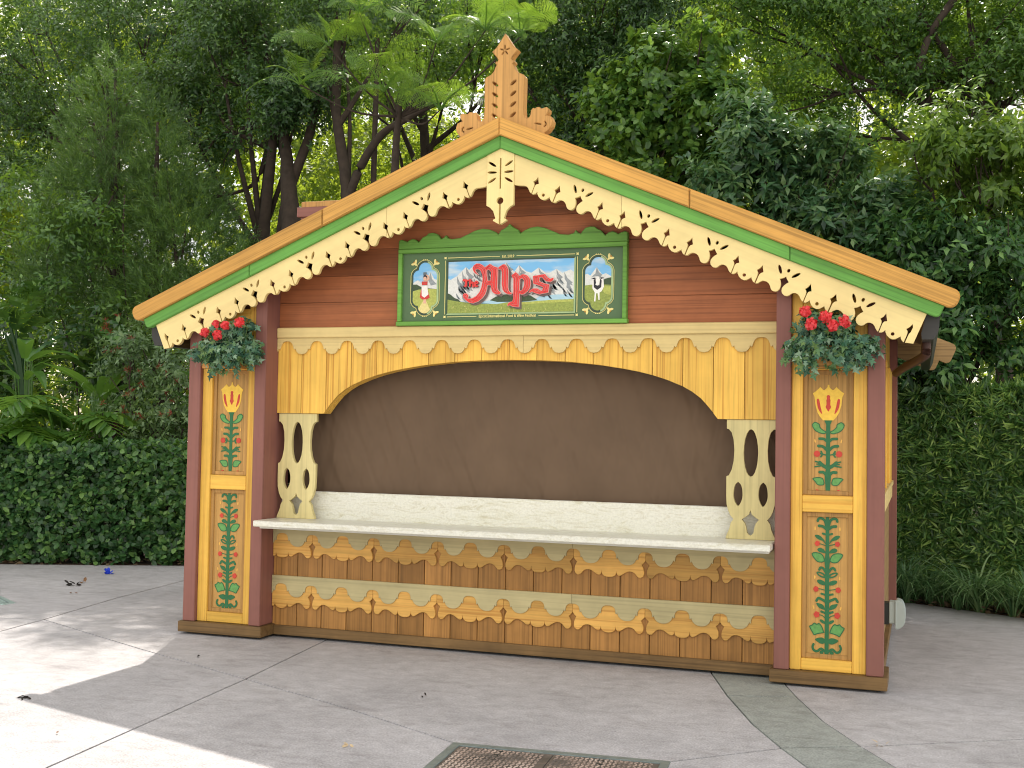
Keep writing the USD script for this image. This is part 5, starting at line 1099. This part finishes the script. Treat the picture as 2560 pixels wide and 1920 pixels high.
# fallen leaves along the foot of both hedges
r = np.random.default_rng(83); n = 900
u = r.random(n); left = r.random(n) < 0.55
lx = np.where(left, -10.5 + 6.6 * u, 2.3 + 3.2 * u); ly = np.where(left, np.interp(lx, [-11.0, -9.5, -7.38, -5.45, -3.0], [1.5, 2.1, 3.06, 3.91, 5.0]), np.interp(lx, [2.2, 2.8, 3.91, 6.0], [4.95, 4.62, 3.99, 2.9]))
pos = np.c_[lx, ly + r.random(n) ** 1.5 * 0.34 - 0.03, np.where(left, 0.012, 0.012) + 0.03 * r.random(n)]
single('leaf_litter', stamp(ROUND, pos, unit(np.c_[r.normal(size=(n, 2)), r.normal(size=n) * 0.3]), unit(np.array([0, 0, 1]) + 0.6 * rdir(r, n)), 0.04 + 0.05 * r.random(n)), B('litter'), None, None, kind='stuff')
single('planting_bed', flat(P([(-30, -6.0), (-11.0, 1.47), (-9.5, 2.10), (-7.38, 3.09), (-5.45, 3.94), (-3.0, 5.06), (0.0, 5.66), (2.2, 5.01), (2.8, 4.68), (3.91, 4.05), (6.0, 2.96), (30, -9.0), (30, 60), (-30, 60)]), -0.038, 0.004), B('soil'), None, None, kind='structure')


# strap and blade leaved plants at the left
def blade(base, d, L, W, droop, seg=10, fold=0.25, split=0, seed=0, roll_=0.0):
    """one broad blade leaf with a folded midrib; split tears its edges like a banana leaf"""
    base = np.array(base, float); d = unit(np.array(d, float)[None])[0]; t = np.linspace(0, 1, seg + 1)[:, None]
    p = base + d * t * L + np.array([0, 0, -1.0]) * (droop * L * t ** 2); tg = unit(np.gradient(p, axis=0)); sd = unit(np.cross(tg, [0, 0, 1.0])); nr = np.cross(sd, tg)
    sd = sd * math.cos(roll_) + nr * math.sin(roll_); nr = np.cross(sd, tg)
    w = W * np.sin(np.pi * np.clip(t * 0.9 + 0.09, 0, 1)) ** 0.75 / 2; w[-1] = 0.001; V_, F_ = [], []
    rr = np.random.default_rng(seed)
    for s in (-1, 1):
        if not split:
            e = p + sd * s * w + nr * fold * w; v = np.stack([p, e], 1).reshape(-1, 3); q = np.arange(seg) * 2; o = sum(map(len, V_)); V_.append(v)
            F_.append(np.vstack([np.c_[q, q + 1, q + 3], np.c_[q, q + 3, q + 2]])[:, ::s] + o)
        else:
            for i in range(seg):
                g = 0.12 if rr.random() < 0.6 else 0.0; dr = rr.random() * 0.35 * split
                a, b = p[i], p[i + 1]; ea = p[i] + sd[i] * s * w[i] * (1 - 0.1 * rr.random()) + nr[i] * (fold - dr) * w[i] + tg[i] * L / seg * (0.25 + g); eb = p[i + 1] + sd[i + 1] * s * w[i + 1] + nr[i + 1] * (fold - dr) * w[i + 1] + tg[i + 1] * L / seg * (0.25 - g)
                o = sum(map(len, V_)); V_.append(np.array([a, ea, eb, b])); F_.append(np.array([(0, 1, 2), (0, 2, 3)])[:, ::s] + o)
    return np.vstack(V_), np.vstack(F_)


def blade_plant(name, label, cat, base, specs, mat, stem=None):
    t = Thing(name, label, cat, (base[0], base[1], 0))
    if name == 'banana_plant': t.part('pseudostem', tube([(base[0], base[1], 0), (base[0] + 0.03, base[1], 1.1), (base[0], base[1], 2.1)], [0.13, 0.11, 0.07], 9), B('bark'), smooth=50)
    for s in specs:
        lp = t.part('leaf', blade(*s['a'], **s.get('k', {})), B(mat))
        b0 = np.array(s['a'][0])
        if name == 'banana_plant':
            t.part('stalk', tube(bez([(base[0], base[1], 2.0), (base[0] * 0.6 + b0[0] * 0.4, base[1] * 0.6 + b0[1] * 0.4, (2.0 + b0[2]) / 2), b0], 4), [0.05, 0.02], 6), B(mat)); continue
        t.part('stalk', tube(bez([(base[0], base[1], 0), ((base[0] + b0[0]) / 2 + 0.05, (base[1] + b0[1]) / 2, b0[2] * 0.55), b0], 4), [0.035 if name == 'banana_plant' else 0.016, 0.008], 6), B(mat))


def rand_specs(seed, n, base, zr, Lr, Wr, el, dr, **k):
    r = np.random.default_rng(seed); out = []
    for i in range(n):
        an = 2 * math.pi * (i + 0.5 * r.random()) / n; e = r.uniform(*el); z_ = r.uniform(*zr)
        out.append({'a': ((base[0] + 0.12 * math.cos(an), base[1] + 0.12 * math.sin(an), z_), (math.cos(an), math.sin(an), e), r.uniform(*Lr), r.uniform(*Wr), r.uniform(*dr)), 'k': dict(k, seed=seed + i)})
    return out


blade_plant('ginger_plant', 'ginger-like plant with upright green blade leaves beside the red-flowered shrub', 'plant', (-7.5, 4.9), rand_specs(91, 14, (-7.5, 4.9), (1.45, 2.2), (0.75, 1.15), (0.15, 0.20), (0.4, 1.8), (0.15, 0.5)), 'leaf_blade')
blade_plant('ginger_plant', 'ginger-like plant with long blade leaves behind the split-leaf plant at the left edge', 'plant', (-8.7, 4.8), rand_specs(92, 20, (-8.7, 4.8), (1.5, 2.7), (0.85, 1.25), (0.16, 0.22), (0.1, 1.3), (0.25, 0.7)), 'leaf_blade')
blade_plant('strap_leaf_plant', 'dark strap-leaved plant under the left end of the kiosk eave', 'plant', (-5.75, 4.75), rand_specs(93, 26, (-5.75, 4.75), (1.2, 2.3), (0.6, 0.95), (0.07, 0.10), (0.1, 1.0), (0.3, 0.8)), 'leaf_hedge')
blade_plant('banana_plant', 'banana plant with big torn leaves at the left edge of the picture', 'plant', (-9.75, 6.0), rand_specs(94, 9, (-9.9, 5.9), (2.3, 3.2), (1.5, 2.0), (0.46, 0.6), (0.3, 1.1), (0.35, 0.7), split=1.0, seg=16), 'leaf_hedge')
blade_plant('banana_plant', 'banana plant with one broad grey green leaf behind the red-flowered shrub', 'plant', (-8.1, 5.7), rand_specs(95, 5, (-8.1, 5.7), (2.6, 3.3), (1.0, 1.4), (0.40, 0.5), (0.0, 0.8), (0.4, 0.8), split=0.8, seg=14), 'leaf_hedge')


def lobed_leaf(base, d, L, droop, seed):
    """deeply cut split leaf: midrib with finger-like lobes"""
    r = np.random.default_rng(seed); base = np.array(base, float); d = unit(np.array(d, float)[None])[0]; n = 8; ms = []
    t = np.linspace(0, 1, n + 1)[:, None]; p = base + d * t * L + np.array([0, 0, -1.0]) * (droop * L * t ** 2); tg = unit(np.gradient(p, axis=0)); sd = unit(np.cross(tg, [0, 0, 1.0])); nr = np.cross(sd, tg)
    ms.append(tube(p, [0.010, 0.004], 5))
    for i in range(n + 1):
        w = L * 0.62 * math.sin(math.pi * (0.18 + 0.74 * i / n)) ** 0.9 + 0.05 * L
        for s in (-1, 1):
            a = unit((sd[i] * s * 1.0 + tg[i] * (0.15 + 0.8 * i / n) + nr[i] * 0.12)[None])[0]
            ms.append(blade(p[i] - a * 0.01, a, w, L * 0.17, 0.18 + 0.1 * r.random(), seg=5, fold=0.15))
    return cat_mesh(ms)


def split_plant(label, base, n, seed, zr, L):
    t = Thing('split_leaf_plant', label, 'plant', (base[0], base[1], 0)); r = np.random.default_rng(seed)
    for i in range(n):
        an = -0.3 + 2 * math.pi * (i + 0.6 * r.random()) / n; z_ = r.uniform(*zr); b = np.array([base[0] + 0.35 * math.cos(an), base[1] + 0.35 * math.sin(an), z_])
        lp = t.part('leaf', lobed_leaf(b, (math.cos(an), math.sin(an), 0.35), L * (0.8 + 0.4 * r.random()), 0.55, seed + i), B('leaf_blade'))
        t.part('stalk', tube(bez([(base[0], base[1], 0), (base[0] + 0.1 * math.cos(an), base[1] + 0.1 * math.sin(an), z_ * 0.6), b], 4), [0.018, 0.011], 6), B('leaf_blade'))


split_plant('split-leaf plant with big cut leaves spilling over the hedge at the left edge', (-8.2, 3.45), 14, 101, (1.35, 2.0), 0.72)
split_plant('split-leaf plant between the left edge plant and the red-flowered shrub', (-7.45, 4.15), 13, 102, (1.4, 2.0), 0.58)
# firebush
FB = Thing('red_flowered_shrub', 'airy shrub dotted with small red flowers behind the left hedge', 'shrub', (-6.5, 4.75, 0))
fl = [(-6.84, 4.7, 2.85, 0.40), (-6.45, 4.7, 2.55, 0.46), (-6.88, 4.7, 2.1, 0.5), (-6.23, 4.7, 1.95, 0.46), (-7.0, 4.7, 2.5, 0.31), (-6.5, 4.6, 1.55, 0.42), (-6.05, 4.6, 2.4, 0.32), (-6.9, 4.5, 1.6, 0.35), (-5.9, 4.5, 1.65, 0.35)]
tr, ls = limbs(111, (-6.5, 4.75, 0), (-6.5, 4.7, 1.6), fl, 0.03, 0.018)
FB.part('stem', tr, B('bark'))
for m in ls: FB.part('branch', m, B('bark'))
FB.part('leaves', foliage(112, fl, 620, 8, 0.24, 0.080, n_clump=80, clump=0.12, droop=0.4), B('leaf_firebush'))
r = np.random.default_rng(113)
for k in range(36):
    l = fl[r.integers(0, len(fl))]; c = np.array(l[:3]) + unit(r.normal(size=(1, 3)) + np.array([[0, -0.9, 0.3]]))[0] * l[3] * (0.85 + 0.2 * r.random()); n = 14
    FB.part('flower_cluster', stamp(NEEDLE, np.repeat(c[None], n, 0) + r.normal(size=(n, 3)) * 0.006, unit(rdir(r, n) + np.array([0, -0.3, 0.5])), rdir(r, n), 0.05 + 0.03 * r.random(n)), B('red_bud'))

# ------------------------------------------------------------------ flower boxes
def flower_box(side, label, heads, seed):
    cx = side * 2.369; x0, x1 = cx - 0.165, cx + 0.165
    t = Thing('flower_box', label, 'flower box', (cx, -0.05, 2.17))
    y0, y1 = -0.125, 0.034
    t.part('front_board', bx(x0, x1, y0, y0 + 0.018, 2.165, 2.32, 0.004), B('planter_wood'))
    for a in (x0, x1 - 0.018): t.part('end_board', bx(a, a + 0.018, y0 + 0.0185, y1 - 0.001, 2.165, 2.32, 0.004), B('planter_wood'))
    t.part('soil', bx(x0 + 0.019, x1 - 0.019, y0 + 0.019, y1 - 0.002, 2.17, 2.29), B('soil'))
    ox = 0.05 if side < 0 else 0.02
    fl_ = [(cx + ox - 0.13, -0.13, 2.33, 0.12, 0.75), (cx + ox + 0.12, -0.13, 2.33, 0.12, 0.75), (cx + ox, -0.14, 2.32, 0.13, 0.7), (cx + ox - 0.20, -0.11, 2.30, 0.09), (cx + ox + 0.21, -0.11, 2.31, 0.09), (cx + ox - 0.12, -0.14, 2.25, 0.08), (cx + ox + 0.12, -0.14, 2.25, 0.08), (cx + ox, -0.05, 2.45, 0.12), (cx - 0.12 * side + ox, -0.03, 2.49, 0.11), (cx + ox + 0.05, -0.05, 2.47, 0.11), (cx + ox - 0.08, -0.05, 2.44, 0.11), (cx + ox + 0.26, -0.09, 2.34, 0.06)]
    t.part('ivy', foliage(seed, fl_, 320, 6, 0.10, 0.054, tpl=IVY, droop=0.5, shell=0.6, up=0.5, spread=1.0, n_clump=0, front=(0, -0.8, 0)), B('leaf_ivy'))
    r = np.random.default_rng(seed + 1); ms = []
    for k in range(7):
        a = r.uniform(-0.20, 0.20); b = np.array([cx + a, -0.16 - 0.03 * r.random(), 2.34]); ms.append(tube(bez([b, b + [a * 0.3, -0.03, -0.08], b + [a * 0.5 + r.normal() * 0.03, -0.01, -0.17]], 4), 0.0011, 4))
    t.part('trailing_stems', cat_mesh(ms), B('leaf_ivy'), kind='stuff')
    for hx_, hz_, hr in heads:
        n = 95; d = unit(rdir(r, n) + np.array([0, -0.55, 0.15])); c = np.array([hx_, -0.225, hz_]); nr = unit(d + 0.6 * rdir(r, n)); ax = unit(np.cross(nr, rdir(r, n)))
        fh = t.part('flower_head', stamp(PETAL, c + d * hr * (0.70 + 0.36 * r.random(n))[:, None] - ax * 0.008, ax, nr, 0.022 + 0.010 * r.random(n)), B('petal'))
        t.part('flower_stalk', tube(bez([(hx_, -0.18, hz_), (hx_ + 0.01, -0.13, hz_ - 0.05), (hx_ * 0.6 + cx * 0.4, -0.08, 2.30)], 4), 0.003, 5), B('leaf_ivy'), parent=fh)


flower_box(-1, 'wooden flower box of red geraniums and ivy on the left pillar', [(-2.446, 2.449, 0.035), (-2.331, 2.422, 0.038), (-2.258, 2.501, 0.034), (-2.345, 2.515, 0.024), (-2.131, 2.522, 0.038)], 121)
flower_box(1, 'wooden flower box of red geraniums and ivy on the right pillar', [(2.237, 2.538, 0.038), (2.271, 2.452, 0.040), (2.369, 2.502, 0.040), (2.415, 2.442, 0.036), (2.490, 2.466, 0.040)], 131)

# ------------------------------------------------------------------ litter on the pavement
def scrap(name, label, cat, at, size, mat, seed, hgt=0.4, n=7):
    r = np.random.default_rng(seed); p = np.array([at[0], at[1], 0.008]) + r.normal(size=(n, 3)) * np.array([1, 1, 0]) * size * 0.3
    nr = unit(np.array([0, 0, 1.0]) + hgt * 1.6 * rdir(r, n)); p[:, 2] = 0.008 + hgt * size * 0.3 * r.random(n)
    single(name, stamp(ROUND, p, unit(r.normal(size=(n, 3)) * np.array([1, 1, hgt])), nr, size * (0.5 + 0.5 * r.random(n))), B(mat), label, cat)


scrap('plastic_scrap', 'crumpled bright blue plastic scrap on the pavement near the left hedge', 'litter', (-5.66, 2.80), 0.09, 'blue_plastic', 201, 0.8)
scrap('dead_leaf', 'curled nearly black leaf on the shaded pavement left of the kiosk', 'leaf', (-5.41, 1.92), 0.10, 'dead_leaf_dark', 202, 0.5)
scrap('dead_leaf', 'thin brown leaf just behind the curled black leaf', 'leaf', (-5.45, 2.14), 0.07, 'dead_leaf_brown', 203, 0.3, 3)
scrap('dead_leaf', 'dark leaf at the tip of the kiosk shadow, lower left', 'leaf', (-2.26, -2.33), 0.07, 'dead_leaf_dark', 204, 0.5, 4)
scrap('dead_leaf', 'pale tan dry leaf on the pavement left of the steel hatch', 'leaf', (0.06, -2.55), 0.045, 'dead_leaf_tan', 205, 0.5, 4)
scrap('dead_leaf', 'small dark leaf on the pavement in front of the counter', 'leaf', (-0.01, -1.31), 0.035, 'dead_leaf_dark', 206, 0.5, 3)
scrap('dead_leaf', 'pale dry leaf on the joint near the right edge of the pavement', 'leaf', (2.76, -1.40), 0.045, 'dead_leaf_tan', 207, 0.5, 4)
scrap('dead_leaf', 'tiny dark leaf on the pavement in front of the left pillar', 'leaf', (-2.04, -0.81), 0.03, 'dead_leaf_dark', 208, 0.4, 2)
scrap('dead_leaf', 'small brown leaf on the sunlit pavement at the bottom left', 'leaf', (-1.5, -2.93), 0.03, 'dead_leaf_brown', 209, 0.4, 2)
scrap('dead_leaf', 'small grey brown leaf in front of the curled black leaf', 'leaf', (-5.01, 1.44), 0.05, 'dead_leaf_brown', 210, 0.3, 2)
